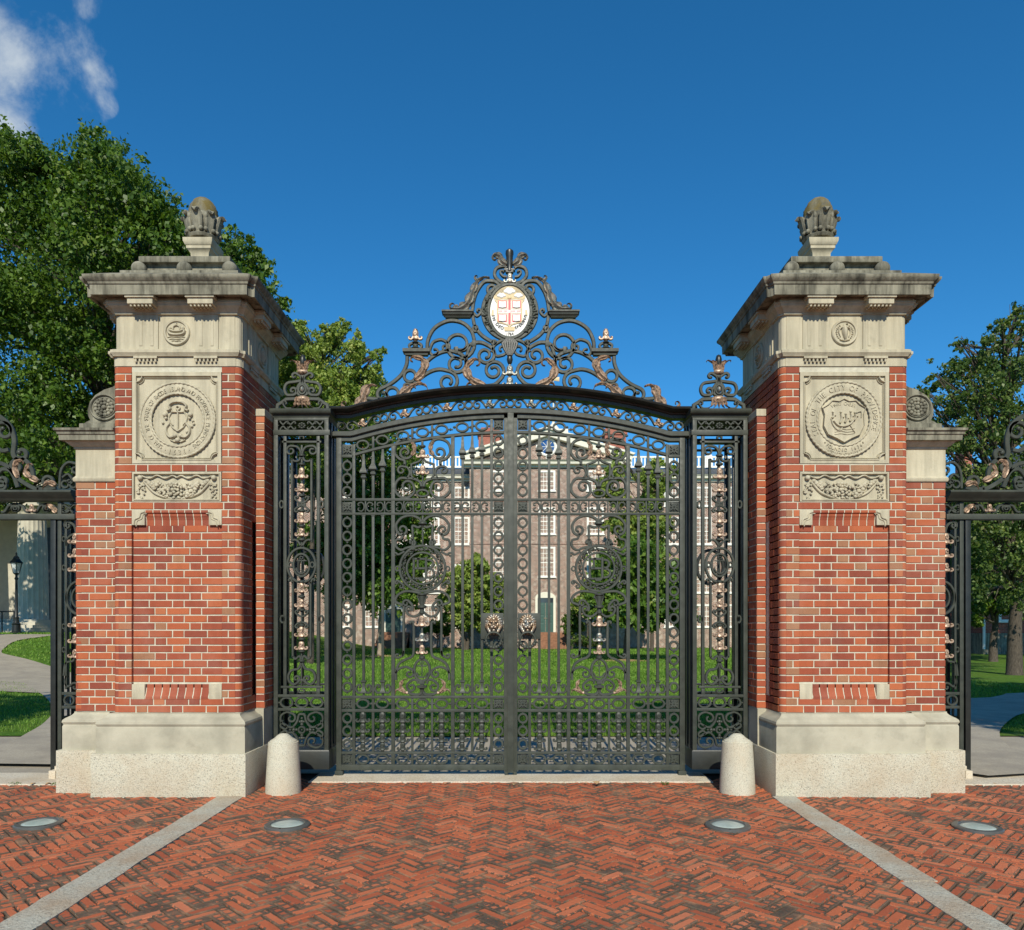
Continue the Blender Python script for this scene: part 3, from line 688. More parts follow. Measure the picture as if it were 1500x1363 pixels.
    square_course('bed_moulding', [(B - .004, 4.298), (B + .012, 4.302), (B + .012, 4.318), (B + .018, 4.322), (B + .03, 4.345), (B + .055, 4.362), (B + .060, 4.38), (B + .066, 4.384), (B + .068, 4.40), (B + .05, 4.435)], 'stone', .04)
    bm = BM()
    for k in range(4):
        R4 = Matrix.Translation((xc, yc, 0)) @ Matrix.Rotation(k * pi / 2, 4, 'Z'); n0 = len(bm.verts)
        for q in (-1, 1):
            box(bm, q * .265 - .128, q * .265 + .128, -B - .150, -B + .02, 4.395, 4.425, .004); box(bm, q * .265 - .112, q * .265 + .112, -B - .135, -B + .02, 4.345, 4.397, .004)
            for a_ in range(6):
                for b_ in range(3): lathe(bm, [(.010, 4.326), (.012, 4.347)], q * .265 - .085 + a_ * .034, -B - .115 + b_ * .034, 8)
        bm.verts.ensure_lookup_table()
        for v in bm.verts[n0:]: v.co = R4 @ v.co
    objs('mutule', bm, 'stone', p, False, .03)
    square_course('cornice', [(B + .03, 4.432), (B + .138, 4.432), (B + .142, 4.413), (B + .160, 4.413), (B + .163, 4.498), (B + .172, 4.503), (B + .176, 4.520), (B + .184, 4.526), (B + .200, 4.545), (B + .206, 4.556), (B + .207, 4.572), (B + .05, 4.655), (B - .02, 4.69)], 'stonedark', .05)
    square_course('blocking_course', [(.535, 4.672), (.535, 4.722), (.525, 4.728), (.385, 4.728), (.37, 4.75), (.365, 4.835), (.38, 4.852), (.415, 4.856), (.42, 4.864), (.42, 4.905), (.41, 4.913), (.1, 4.94)], 'stonedark')
    for a in (-1, 0, 1):
        for b in (-1, 0, 1):
            if a or b:
                bm = BM(); ball(bm, (xc + a * .417, yc + b * .417, 4.788), .068, 20, 14); lathe(bm, [(.045, 4.725), (.03, 4.74)], xc + a * .417, yc + b * .417, 16); obj('stone_ball', bm, 'stonedark', p, True)
    square_course('finial_pedestal', [(.105, 4.92), (.095, 4.95), (.085, 5.06), (.088, 5.105), (.105, 5.13), (.118, 5.14), (.118, 5.165), (.128, 5.172), (.14, 5.20), (.142, 5.232), (.12, 5.244)], 'stone')
    bm = BM(); finial(bm, xc, yc, 5.244); fo = obj('finial_leaves', bm, 'stonemoss' if False else 'stonedark', p, AUTO)
    bm = BM(); mossy_bud(bm, xc, yc, 5.255); obj('finial_bud', bm, 'stonemoss', p, True)
    # pilaster cap and buttress top
    bm = BM(); box(bm, px0 - .004, px1 + .004, -.425, .28, zp + ncp * PITCH, zp + ncp * PITCH + .068, .005); obj('pilaster_cap', bm, 'stone', p)
    zt = ZB + 31 * PITCH
    bm = BM()
    def wing(prof): 
        rect_stack(bm, [(min(X(-.97 - d), X(-.56)), max(X(-.97 - d), X(-.56)), -.69 - d, .22 + d, z) for d, z in prof])
    wing([(.012, zt), (.018, zt + .012), (.018, zt + .03), (.006, zt + .045), (.0, zt + .055), (.0, 3.115), (.012, 3.122), (.012, 3.135), (.03, 3.145), (.05, 3.165), (.062, 3.18)]); obj('buttress_block', bm, 'stone', p, AUTO)
    bm = BM(); wing([(.062, 3.18), (.095, 3.181), (.098, 3.225), (.108, 3.232), (.112, 3.252), (.128, 3.262), (.13, 3.283), (.0, 3.31)]); obj('buttress_cornice', bm, 'stonedark', p, AUTO)
    bm = BM(); wing([(-.02, 3.29), (-.02, 3.36), (-.03, 3.365)])
    # the volute leaning on the shaft
    c = [(-.58, 3.365), (-.93, 3.365), (-.90, 3.385), (-.865, 3.40), (-.885, 3.44), (-.89, 3.50), (-.87, 3.57), (-.82, 3.63), (-.74, 3.68), (-.66, 3.705), (-.62, 3.73), (-.612, 3.76), (-.63, 3.79), (-.622, 3.83), (-.60, 3.845), (-.58, 3.84)]
    prism(bm, [(X(a), b) for a, b in c], -.64, .17)
    def circ(rx, rz, n=28): return [(X(-.735) + rx * cos(2 * pi * k / n), 3.515 + rz * sin(2 * pi * k / n)) for k in range(n + 1)]
    dome_ribbon(bm, circ(.125, .115), .022, .02, -.64); dome_ribbon(bm, circ(.10, .088), .012, .012, -.64)
    for rr, n_, q in ((.068, 13, .020), (.040, 9, .016)):
        for k in range(n_): ball(bm, (X(-.735) + rr * 1.12 * cos(2 * pi * k / n_), -.645, 3.515 + rr * sin(2 * pi * k / n_)), q, 8, 6)
    ball(bm, (X(-.735), -.65, 3.515), .022, 10, 8)
    torus(bm, (X(-.605), -.645, 3.80), .024, .010, 'y', 18, 6); ball(bm, (X(-.605), -.645, 3.80), .012, 8, 6)
    obj('scroll_volute', bm, 'stonedark', p, AUTO)
    return p
build_pier(-1, 'tall brick pier left of the gate, its seal carved with an anchor')
build_pier(1, 'tall brick pier right of the gate, its seal carved with a shield')
# ------------------------------------------------------------------ wrought iron
class Pen:
    """draws ironwork standing in one upright plane; coordinates are the photo's pixels scaled to real size at that plane's distance"""
    def __init__(s, d, t=.03, mir=False):
        s.d = d; s.y = d - CD; s.t = t; s.k = d / F; s.mir = mir; s.ox = s.oy = 0.; s.sc = 1.; s.ax = None; s.bm = None
    def at(s, ox, oy, sc): s.ox, s.oy, s.sc = ox, oy, sc; return s
    def P(s, x, y):
        x = s.ox + x / s.sc; y = s.oy + y / s.sc
        if s.ax is not None: x = 2 * s.ax - x
        if s.mir: x = 2 * HX - x
        return ((x - HX) * s.k, CH + (HY - y) * s.k)
    def L(s, v): return v / s.sc * s.k
    def begin(s): s.bm = BM(); return s
    def end(s, name, mat, parent, smooth=AUTO, label=None, split=None):
        if split: r = objs(name, s.bm, mat, parent, smooth, split); s.bm = None; return r[0]
        o = obj(name, s.bm, mat, parent, smooth, label); s.bm = None; return o
    def both(s, axis, fn):
        s.ax = None; fn(); s.ax = axis; fn(); s.ax = None
    def rib(s, pts, w, t=None, dy=0.):
        t = t or s.t; P = [Vector(s.P(*p)) for p in pts]; Q = [P[0]]; W_ = w if isinstance(w, (list, tuple)) else [w] * len(P); WW = [W_[0]]
        for p, ww in zip(P[1:], W_[1:]):
            if (p - Q[-1]).length > 1e-4: Q.append(p); WW.append(ww)
        rings = []; n = len(Q); y0 = s.y - t / 2 + dy; y1 = s.y + t / 2 + dy
        for i, p in enumerate(Q):
            a = (p - Q[i - 1]).normalized() if i else None; b = (Q[i + 1] - p).normalized() if i < n - 1 else None
            tg = (a + b) if a and b else (a or b)
            tg = tg.normalized() if tg.length > .05 else (a or b); nn = Vector((-tg.y, tg.x)); m_ = 1.
            if a and b: m_ = min(1.6, 1 / max(.3, abs(nn.dot(Vector((-a.y, a.x))))))
            h = s.L(WW[i]) / 2 * m_ * 1.12; c = min(h * .35, .006)
            rings.append([(p.x + nn.x * q, yy, p.y + nn.y * q) for q, yy in ((h, y1), (h, y0 + c), (h - c, y0), (c - h, y0), (-h, y0 + c), (-h, y1))])
        loft(s.bm, rings)
    def curl(s, p, th, r0, turns, side, f=.3):
        n = max(8, int(turns * 22)); out_ = []; x, y = p
        for i in range(n):
            r = r0 * (1 - (1 - f) * (i / n)); dth = 2 * pi * turns / n; th += side * dth / 2
            x += r * dth * cos(th); y += r * dth * sin(th); th += side * dth / 2; out_.append((x, y))
        return out_
    def scroll(s, pts, w, c0=None, c1=None, seg=6, t=None, dy=0., bulb=.62):
        """a bar through pts whose ends curl up: c = (turn, radius, turns); +1 curls clockwise in the picture"""
        p = crspline(pts, seg); W_ = [w] * len(p)
        if c1:
            th = atan2(p[-1][1] - p[-2][1], p[-1][0] - p[-2][0]); e = s.curl(p[-1], th, c1[1], c1[2], c1[0], *c1[3:]); p = p + e; W_ = W_ + taper(len(e), w, w * .75)
            if bulb: s.blob(e[-1][0], e[-1][1], w * bulb, w * bulb, s.t * .62, dy)
        if c0:
            q = p[::-1]; th = atan2(q[-1][1] - q[-2][1], q[-1][0] - q[-2][0]); e = s.curl(q[-1], th, c0[1], c0[2], c0[0], *c0[3:]); p = e[::-1] + p; W_ = taper(len(e), w, w * .75)[::-1] + W_
            if bulb: s.blob(e[-1][0], e[-1][1], w * bulb, w * bulb, s.t * .62, dy)
        s.rib(p, W_, t, dy)
    def bar(s, x0, y0, x1, y1, t=None, dy=0., ch=.002):
        t = t or s.t; a = s.P(x0, y0); b = s.P(x1, y1); box(s.bm, a[0], b[0], s.y - t / 2 + dy, s.y + t / 2 + dy, a[1], b[1], ch)
    def ring(s, cx, cy, rx, ry, w, n=28, dy=0., t=None):
        s.rib_closed([(cx + rx * cos(2 * pi * k / n), cy + ry * sin(2 * pi * k / n)) for k in range(n)], w, t, dy)
    def rib_closed(s, pts, w, t=None, dy=0.):
        t = t or s.t; Q = [Vector(s.P(*p)) for p in pts]; n = len(Q); y0 = s.y - t / 2 + dy; y1 = s.y + t / 2 + dy; rings = []; h = s.L(w) / 2 * 1.1; c = min(h * .35, .006)
        for i, p in enumerate(Q):
            tg = (Q[(i + 1) % n] - Q[i - 1]).normalized(); nn = Vector((-tg.y, tg.x))
            rings.append([(p.x + nn.x * q, yy, p.y + nn.y * q) for q, yy in ((h, y1), (h, y0 + c), (h - c, y0), (c - h, y0), (-h, y0 + c), (-h, y1))])
        loft(s.bm, rings, closed=True)
    def blob(s, cx, cy, rx, ry, dep=None, dy=0., u=12, v=8):
        x, z = s.P(cx, cy); ball(s.bm, (x, s.y + dy, z), 1, u, v, (max(s.L(rx), 1e-4), dep or s.t * .6, max(s.L(ry), 1e-4)))
    def poly(s, pts, t=None, dy=0.):
        t = t or s.t; prism(s.bm, [s.P(*p) for p in pts], s.y - t / 2 + dy, s.y + t / 2 + dy)
    def turned(s, cx, prof, n=14, dy=0.):
        """turned (lathe) piece standing on the axis cx: [(half width, y)]"""
        x = s.P(cx, 0)[0]; lathe(s.bm, [(s.L(r), s.P(0, y)[1]) for r, y in prof][::-1], x, s.y + dy, n)
    def husk(s, cx, cy, w, h, dy=-.004):
        """drooping bell-flower husk with two side curls"""
        x, z = s.P(cx, cy); r = s.L(w) / 2; H = s.L(h); pr = [(.12, .5), (.30, .47), (.46, .36), (.52, .18), (.50, 0), (.46, -.15), (.50, -.28), (.62, -.38), (.50, -.42), (.30, -.50), (.05, -.46)]
        lathe(s.bm, [(r * a * (.9), H * b) for a, b in pr][::-1], x, s.y + dy, 14, z, .85, lambda a, q: 1 + .10 * cos(6 * a))
        for q in (-1, 1):
            s.scroll([(cx + q * w * .18, cy + h * .12), (cx + q * w * .30, cy + h * .33), (cx + q * w * .44, cy + h * .34)], w * .13, None, (-q, w * .12, .55), 4, s.t * .9, dy)
        x2, z2 = s.P(cx, cy - h * .12); torus(s.bm, (x2, s.y + dy - r * .40, z2), r * .19, r * .10, 'y', 14, 6, None, 1, 1.25)
    def leaf(s, pts, w, lobes=5, dy=-.004, curl=None, seg=7):
        """acanthus leaf lying along a bar, its edge cut into lobes"""
        p = crspline(pts, seg)
        if curl:
            th = atan2(p[-1][1] - p[-2][1], p[-1][0] - p[-2][0]); p = p + s.curl(p[-1], th, curl[1], curl[2], curl[0], .35)
        n = len(p); P = [Vector(s.P(*q)) for q in p]; rings = []
        for i, q in enumerate(P):
            tg = (P[min(i + 1, n - 1)] - P[max(i - 1, 0)]); tg = tg.normalized() if tg.length else Vector((1, 0)); nn = Vector((-tg.y, tg.x)); u = i / (n - 1)
            prof = (.30 + .70 * sin(pi * min(1, u * 1.15 + .12)) ** .8) * (1 - .45 * u)
            lob = .55 + .45 * abs(sin(pi * lobes * u)); h = s.L(w) / 2 * prof
            ring = [(q.x + nn.x * h * a * (lob if abs(a) > .5 else 1), s.y + dy - s.t * .4 * b - .5 * h * b, q.y + nn.y * h * a * (lob if abs(a) > .5 else 1))
                    for a, b in ((-1, .15), (-.72, .55), (-.4, .35), (0, 1.), (.4, .35), (.72, .55), (1, .15))]
            ring += [(q.x + nn.x * h * a * .8, s.y + dy + s.t * .35, q.y + nn.y * h * a * .8) for a in (.8, 0, -.8)]
            rings.append(ring)
        loft(s.bm, rings)
    def rosette(s, x0, y0, x1, y1, parent):
        s.begin(); s.bar(x0, y0, x1, y1, s.t * .4, .006); cx, cy = (x0 + x1) / 2, (y0 + y1) / 2; r = (x1 - x0) / 2
        for k in range(8):
            a = pi / 4 * k + pi / 4 / 1; L_ = r * (1.05 if k % 2 == 0 else .72)
            s.rib([(cx + L_ * .15 * cos(a), cy + L_ * .15 * sin(a)), (cx + L_ * .5 * cos(a), cy + L_ * .5 * sin(a)), (cx + L_ * cos(a), cy + L_ * sin(a))], [r * .18, r * .42, r * .12], s.t * .8, -.002)
        s.blob(cx, cy, r * .22, r * .22, .024, -.002); s.end('rosette', 'blackiron' if False else 'iron', parent)
    def cscroll(s, cx, cy, r, w, face=1, turns=.42):
        """a C with curled ends open towards face"""
        a = [radians(x) for x in (100, 140, 180, 220, 260)]
        pts = [(cx + face * r * cos(t) , cy + r * sin(t)) for t in a]
        s.scroll(pts, w, (-face * -1 * -1, r * .55, turns) if False else (face * 1 if False else -face, r * .5, turns), (face, r * .5, turns), 4)

K0 = CD / F
ybm = lambda u: 600 + min(abs(u), 232) ** 2 / 1600
ycn = lambda u: 569 + min(abs(u), 234) ** 2 / 1700
def arch(fn, u0, u1, off=0., n=40):
    us = [u0 + (u1 - u0) * i / n for i in range(n + 1)]
    for k in (232, 234):
        if u0 < k < u1: us.append(k)
    return [(HX - u, fn(u) + off) for u in sorted(us)]

def lion(bm, cx, cz, y, r):
    B_ = lambda x, z, d, rx, rz, ry, rot=None: ball(bm, (cx + x * r, y - d * r, cz + z * r), r, 12, 9, (rx, ry, rz), Matrix.Rotation(rot, 3, 'Y') if rot else None)
    B_(0, .0, .05, .78, .98, .30); B_(0, .06, .25, .56, .70, .46)
    for k in range(11):                                             # mane: short tufts over the brow, long locks falling at the cheeks
        a = pi * (-.02 + 1.04 * k / 10); x, z = .74 * cos(a), .80 * sin(a) + .12; q = 1 if x > 0 else -1
        B_(x, z, .20, .15, .26, .22, pi / 2 - a + .3 * q); B_(x * .80, z * .82 + .04, .34, .13, .20, .18, pi / 2 - a - .3 * q)
    for q in (-1, 1):
        for k in range(4): B_(q * (.84 - .13 * k), -.12 - .24 * k, .12 + .04 * k, .14, .36, .22, q * (.10 + .06 * k)); B_(q * (.66 - .10 * k), -.16 - .24 * k, .26, .11, .30, .18, q * (.16 + .06 * k))
    for q in (-1, 1):
        B_(q * .50, .50, .46, .15, .18, .14, q * .5)                # ears
        B_(q * .24, .30, .66, .24, .10, .16, q * .3)                # brow
        B_(q * .40, -.06, .46, .19, .28, .2, q * .25); B_(q * .17, -.30, .84, .20, .16, .18)      # cheek, muzzle
        for k in range(3): B_(q * (.66 - .12 * k), -.40 - .22 * k, .26 + .04 * k, .15, .34, .17, q * (.3 - .08 * k))
    B_(0, .56, .55, .24, .20, .16); B_(0, .08, .78, .13, .36, .16); B_(0, -.17, 1.0, .17, .10, .10)   # forehead, bridge, nose
    B_(0, -.62, .60, .22, .14, .20); B_(0, -.88, .40, .20, .24, .16)                                  # chin and beard
def gate_leaf(mir, label):
    g = thing('gate_leaf', label, 'gate', (xx(748 + (257 if mir else -257), CD), 0, 0), 'pair of wrought iron gate leaves')
    p = Pen(CD, .03, mir)
    # frame
    p.begin()
    p.bar(493.5, 641, 501, 1137, .055); p.bar(738, 606.8, 746.5, 1129, .05); p.bar(494, 1119.8, 745.5, 1128, .048); p.bar(491.5, 1129, 503, 1139, .07)
    p.bar(500, 1136, 494, 1140, .08) ; p.bar(739, 1129, 745, 1137, .03)
    p.bar(516.5, 652, 520.7, 1122, .034); p.bar(718, 610, 722.2, 1122, .034)
    p.rib(arch(ybm, 3, 254.5, 10.6), 6.6, .05); p.rib(arch(ybm, 11, 228, 34, 30), 4, .036)
    for a, b in ((730.7, 734.4), (751.5, 754.9), (1019.5, 1023.4), (1039, 1043.2), (1101, 1104.8)): p.bar(500, a, 739, b, .036)
    p.bar(500, 667.4, 518, 671, .034); p.bar(720, 631.5, 739, 636, .034)
    for x in (576, 663.3): p.bar(x - 2.6, ybm(HX - x) + 34, x + 2.6, 1120, .034)
    for x in (618.7,): p.bar(x - 1.6, ybm(HX - x) + 34, x + 1.6, 655, .024)
    p.end('frame', 'iron', g)
    # close-set bars with spear heads
    cells = [531.7, 560.3, 590, 618.7, 646.9, 677, 705.6]; ups = [546.7, 575.8, 604, 633, 663.4, 691.8]
    for x, yb in ((532.8, 693), (546.7, 687.7), (560.8, 683), (677.7, 664.5), (691.8, 662.8), (706, 660)):
        p.begin(); foot = x not in (546.7, 691.8); yt = ybm(HX - x) + 35
        p.bar(x - 1.9, yb + 9, x + 1.9, 731, .026)
        x0 = p.P(x, 0)[0]
        hd = [(1.3, yt), (1.5, yt + 4), (2.4, yb - 8), (4.0, yb - 4.5), (5.4, yb - .5), (5.2, yb + 1), (2.4, yb + 2.2), (2.4, yb + 4), (3.6, yb + 5), (3.6, yb + 7.5), (2.4, yb + 8.6), (2.1, yb + 10)]
        zt = [(p.L(a), p.P(0, b)[1]) for a, b in hd][::-1]
        loft(p.bm, [[(x0 - h, -h, z), (x0 + h, -h, z), (x0 + h, h, z), (x0 - h, h, z)] for h, z in zt])
        low = 898 if x == 706 else 1120
        p.bar(x - 1.9, 754.5, x + 1.9, 998 if foot else 1102, .026); p.bar(x - 2.6, 755, x + 2.6, 757, .03)
        if foot:
            loft(p.bm, [[(x0 - h, -h, z), (x0 + h, -h, z), (x0 + h, h, z), (x0 - h, h, z)] for h, z in [(p.L(a), p.P(0, b)[1]) for a, b in [(3.6, 997), (3.6, 999), (2.4, 1000.2), (2.1, 1005), (2.7, 1011), (3.9, 1013.5), (3.9, 1015.6), (1.4, 1016), (1.4, 1019.6)]][::-1]])
        p.end('spear_bar', 'iron', g)
        if foot:
            p.begin()
            for q in (-1, 1): p.scroll([(x + q * 3.4, 1014.5), (x + q * 8, 1015), (x + q * 11.2, 1010.5), (x + q * 9.8, 1005.5)], 2.6, None, (-q, 3.2, .65), 5)
            p.end('foot_scroll', 'iron', g)
    # ring strips
    def chain(name, x, ys, r=6.1, w=2.9):
        for i, y in enumerate(ys):
            p.begin(); p.ring(x, y, r, r + .4, w, 26); p.bar(x - 1.2, y + r + 1, x + 1.2, y + r + 4.2, .02) if i < len(ys) - 1 else p.bar(x - 1.2, y + r + 1, x + 1.2, y + r + 3, .02)
            if i == 0: p.bar(x - 1.2, y - r - 3, x + 1.2, y - r - 1, .02)
            p.end('ring', 'iron', g)
    yl = [765.8 + 20.1 * k for k in range(13)]; lo = [1052.5, 1071, 1090.5]
    xo, xi = 508.9, 730.2
    chain('r', xo, [683, 701.5, 720.5]); chain('r', xi, [645.6, 664, 682.5, 701, 719.8]); chain('r', xo, yl); chain('r', xi, [y for y in yl]); chain('r', xo, lo); chain('r', xi, lo)
    for x, ys in ((xo, ((651.5, 667), (735.2, 750.7), (1024.2, 1038.2), (1105.6, 1119))), (xi, ((614.5, 630), (735.2, 750.7), (1024.2, 1038.2), (1105.6, 1119)))):
        for a, b in ys: p.rosette(x - 7.3, a, x + 7.3, b, g)
    # rows of ovals
    for row in ('top', 'mid', 'low'):
        for i, x in enumerate(cells):
            y = ybm(HX - x) + 23.2 if row == 'top' else 1031.2 if row == 'mid' else 1112.3
            p.begin(); p.ring(x, y, 8.4, 6.3, 2.7, 26)
            for q in (-1, 1):
                nb = [517.5] + ups + [721]; e = nb[i] if q < 0 else nb[i + 1]; a = x + q * 9.5
                p.bar(min(a, e), y - 1.0, max(a, e), y + 1.0, .018); p.blob((a + e) / 2 if abs(a - e) > 3 else a + q, y, 1.7, 2.1, .013)
            p.end('oval_link', 'iron', g)
    p.begin()
    for x in ups:
        if x not in (575.8, 663.4):
            p.bar(x - 1.6, ybm(HX - x) + 13, x + 1.6, ybm(HX - x) + 33, .026); (p.bar(x - 1.6, 1023, x + 1.6, 1120, .026) if x in (604, 633) else None)
    p.end('upright', 'iron', g, AUTO, None, .01)
    # band of small C scrolls at mid height
    n = 14; x0, x1 = 521.5, 717.5; st = (x1 - x0) / n
    p.begin()
    for k in range(n):
        x = x0 + st * (k + .5); f = 1 if k % 2 else -1
        p.scroll([(x + f * 2.0, 737.3), (x - f * 1.6, 736.6), (x - f * 4.6, 739.5), (x - f * 5.2, 743), (x - f * 4.6, 746.5), (x - f * 1.6, 749.4), (x + f * 2.0, 748.7)], 1.9, (f, 2.6, .55), (-f, 2.6, .55), 4)
        if k: p.bar(x0 + st * k - .9, 734, x0 + st * k + .9, 752, .022)
    p.end('scroll_band', 'iron', g)
    # husks in the bottom panel
    for x in cells:
        for y, w, h in ((1051.3, 15, 17), (1067, 14, 15), (1081.3, 13, 14), (1093.7, 12, 13)):
            p.begin(); p.husk(x, y, w * 1.22, h); p.turned(x, [(1.6, y + h * .42), (2.2, y + h * .5), (1.4, y + h * .6)]); p.turned(x, [(1.2, y - h * .62), (1.5, y - h * .4)]); p.end('husk', 'iron', g)
    # centre panel, upper part (drawn on the right half and mirrored)
    A = 619.0
    p.at(480, 560, 4.543)
    p.begin()
    def up():
        p.scroll([(752, 558), (752, 524), (788, 510), (817, 468), (806, 412), (772, 385), (725, 380), (688, 408), (682, 450), (705, 490)], 16, None, (-1, 44, 1.15))
        p.scroll([(636, 702), (650, 665), (690, 645), (730, 642), (780, 642), (811, 680), (811, 730), (772, 767), (722, 767), (688, 735), (690, 695)], 16, None, (1, 42, 1.15))
        p.scroll([(752, 548), (752, 558)], 15, None, None); p.scroll([(733, 642), (716, 605), (732, 570), (765, 562)], 13, None, (1, 27, 1.05))
        p.rib([(634, 508), (655, 530), (706, 548), (706, 622), (690, 644)], 12)
    p.both(A, up)
    p.bar(627, 385, 637, 700, .02); p.turned(632, [(10, 418), (20, 424), (20, 432), (10, 440)]); p.turned(632, [(8, 690), (22, 698), (8, 712)]); p.ring(632, 741, 38, 22, 13, 24)
    p.end('upper_scrollwork', 'iron', g)
    def gl():
        p.leaf([(705, 490), (686, 460), (688, 425), (700, 405)], 40, 4, -.006, (-1, 22, .6))
    p.begin(); gl(); p.end('gilt_leaf', 'gilt', g); p.ax = A; p.begin(); gl(); p.end('gilt_leaf', 'gilt', g); p.ax = None
    for y, h in ((480, 62), (588, 66)): p.begin(); p.husk(632, y, 74, h, -.008); p.end('gilt_husk', 'gilt', g)
    # lower part
    p.begin()
    def lo1():
        p.scroll([(636, 942), (650, 912), (690, 892), (730, 890), (775, 908), (806, 948), (804, 985)], 16, None, (1, 38, 1.2))
        p.scroll([(640, 955), (660, 968), (697, 958), (697, 1000), (697, 1090)], 14)
        p.scroll([(700, 1095), (740, 1105), (775, 1118), (810, 1092), (806, 1052), (772, 1042), (758, 1005)], 14, (1, 26, .9), None)
        p.scroll([(752, 1128), (790, 1148), (805, 1140)], 12, None, (1, 16, .8)); p.scroll([(765, 1345), (790, 1325)], 12, (-1, 16, .8), (1, 14, .9)); p.ring(799, 1242, 12, 15, 9, 16)
    p.both(A, lo1)
    p.bar(627, 885, 637, 1085, .02); p.turned(632, [(9, 925), (24, 932), (30, 945), (14, 955), (9, 968)])
    p.at(480, 850, 4.543)
    def lo2():
        p.scroll([(598, 118), (640, 92), (690, 78), (750, 76), (800, 105), (810, 145), (775, 162), (757, 172)], 15); p.rib([(757, 165), (757, 200), (757, 470), (762, 505)], 14)
        p.scroll([(758, 470), (764, 500), (790, 516)], 13, None, (-1, 16, .8))
        p.scroll([(640, 216), (680, 243), (722, 232), (738, 206)], 14, None, (-1, 22, .9)); p.scroll([(700, 208), (699, 172), (722, 142)], 14, None, (1, 24, .95))
        p.scroll([(690, 290), (690, 470), (706, 512), (748, 530), (790, 560), (808, 615), (808, 665)], 15, (1, 15, .6), None)
        p.scroll([(810, 620), (790, 592), (745, 578), (708, 592)], 14, None, (-1, 32, 1.0))
        p.scroll([(633, 742), (655, 762), (700, 760), (730, 745)], 16)
        p.scroll([(660, 690), (668, 668), (695, 664), (722, 682)], 14, None, (1, 34, 1.05)); 
    p.both(A, lo2)
    p.ring(628, 600, 52, 72, 15, 30); p.bar(616, 710, 642, 770, .02)
    loft(p.bm, [[(p.P(628 - h, 0)[0], -p.L(h), z), (p.P(628 + h, 0)[0], -p.L(h), z), (p.P(628 + h, 0)[0], p.L(h), z), (p.P(628 - h, 0)[0], p.L(h), z)] for h, z in [(a, p.P(0, b)[1]) for a, b in [(18, 674), (18, 690), (12, 692), (12, 700), (32, 704), (30, 716), (14, 722), (10, 742)]][::-1]])
    p.turned(628, [(20, 88), (30, 92), (30, 100), (22, 106), (18, 150), (16, 165), (30, 172), (30, 184), (14, 190), (14, 205), (20, 212), (20, 222), (8, 230)]); p.bar(622, 225, 634, 530, .018); p.turned(628, [(8, 500), (20, 508), (20, 522), (9, 530)])
    for q in (-1, 1): p.scroll([(628 + q * 10, 165), (628 + q * 22, 130), (628 + q * 26, 96)], 7)
    p.end('lower_scrollwork', 'iron', g, AUTO, None, .006)
    p.begin(); p.bar(625, 560, 631, 640, .016); p.ring(628, 553, 9, 9, 5, 14); p.bar(596, 568, 660, 575, .016); p.scroll([(592, 622), (604, 640), (628, 648), (652, 640), (664, 622)], 8); p.poly([(586, 630), (592, 612), (603, 628)], .016); p.poly([(670, 630), (664, 612), (653, 628)], .016); p.end('anchor', 'iron', g)
    for y, w, h, k in ((275, 84, 76, 'gilt'), (382, 74, 62, 'bluebronze'), (464, 66, 66, 'gilt')): p.begin(); p.husk(628, y, w, h, -.008); p.end('gilt_husk', k, g)
    def sw():
        p.leaf([(742, 752), (770, 725), (776, 695), (765, 672), (752, 660)], 36, 3, -.006, (-1, 14, .4)); p.leaf([(752, 742), (785, 728), (808, 735), (812, 758)], 28, 2, -.006)
        p.blob(735, 750, 14, 11, .018)
    p.begin(); sw(); p.end('gilt_leaf', 'gilt', g); p.ax = A; p.begin(); sw(); p.end('gilt_leaf', 'gilt', g); p.ax = None
    p.at(0, 0, 1)
    # wreathed medallion with the monogram
    cy = 833; p.begin(); p.ring(A, cy, 33.2, 33.2, 3.4, 48); p.ring(A, cy, 23.2, 23.2, 2.8, 40); md = p.end('medallion', 'iron', g)
    p.begin(); rs = random.Random(3)
    for k in range(120):
        a = 2 * pi * k / 120 + rs.uniform(-.03, .03); r = rs.uniform(25.8, 31.2); x, z = p.P(A + r * cos(a), cy + r * sin(a))
        ball(p.bm, (x, rs.uniform(-.016, .006), z), 1, 7, 5, (.021, .010, .009), Matrix.Rotation(a + rs.uniform(-.9, .9) + pi / 2, 3, 'Y'))
    p.end('wreath', 'iron', md, True)
    mm = p.mir; p.mir = False; X0 = A if not mm else 2 * HX - A          # the letters read the same way round on both leaves
    p.begin()
    q = lambda pts, w=3.1, dy=0: p.rib([(X0 + a, cy + b) for a, b in pts], w, .02, dy)
    q([(-13, -15.5), (-13, 15.5)]); q([(-13, -13.8), (5, -13.8)]); q([(-13, 0), (6, 0)]); q([(-7, -15), (-7, 0)], 2.6); q([(-14, 15), (2, 15)], 3, .004)
    q([(5.2, -16.5), (5.2, 13), (2, 17), (-3, 17.5), (-6, 14)], 3.2, -.004)
    q(crspline([(5, -12.5), (12, -12), (15.6, -7.5), (13, -2), (7, 0), (13.5, 1.5), (17, 7), (13.5, 12.5), (5, 13.5)], 5), 3.0, .005); q([(-5, -16), (-5, -13)], 3)
    p.end('monogram', 'iron', md); p.mir = mm
    # lion's head with its ring
    p.begin(); p.bar(704.7, 898.5, 737.6, 936.5, .012, -.022); p.end('lock_plate', 'iron', g)
    x, z = p.P(723.5, 915); bm = BM(); lion(bm, x, z, -.045, .092); lh = obj('lion_head', bm, 'lion', g, True); rr = .092
    for q in (-1, 1): bm = BM(); ball(bm, (x + q * .25 * rr, -.045 - .66 * rr, z + .14 * rr), rr, 10, 8, (.12, .10, .08)); obj('eye', bm, 'blackiron', lh, True)
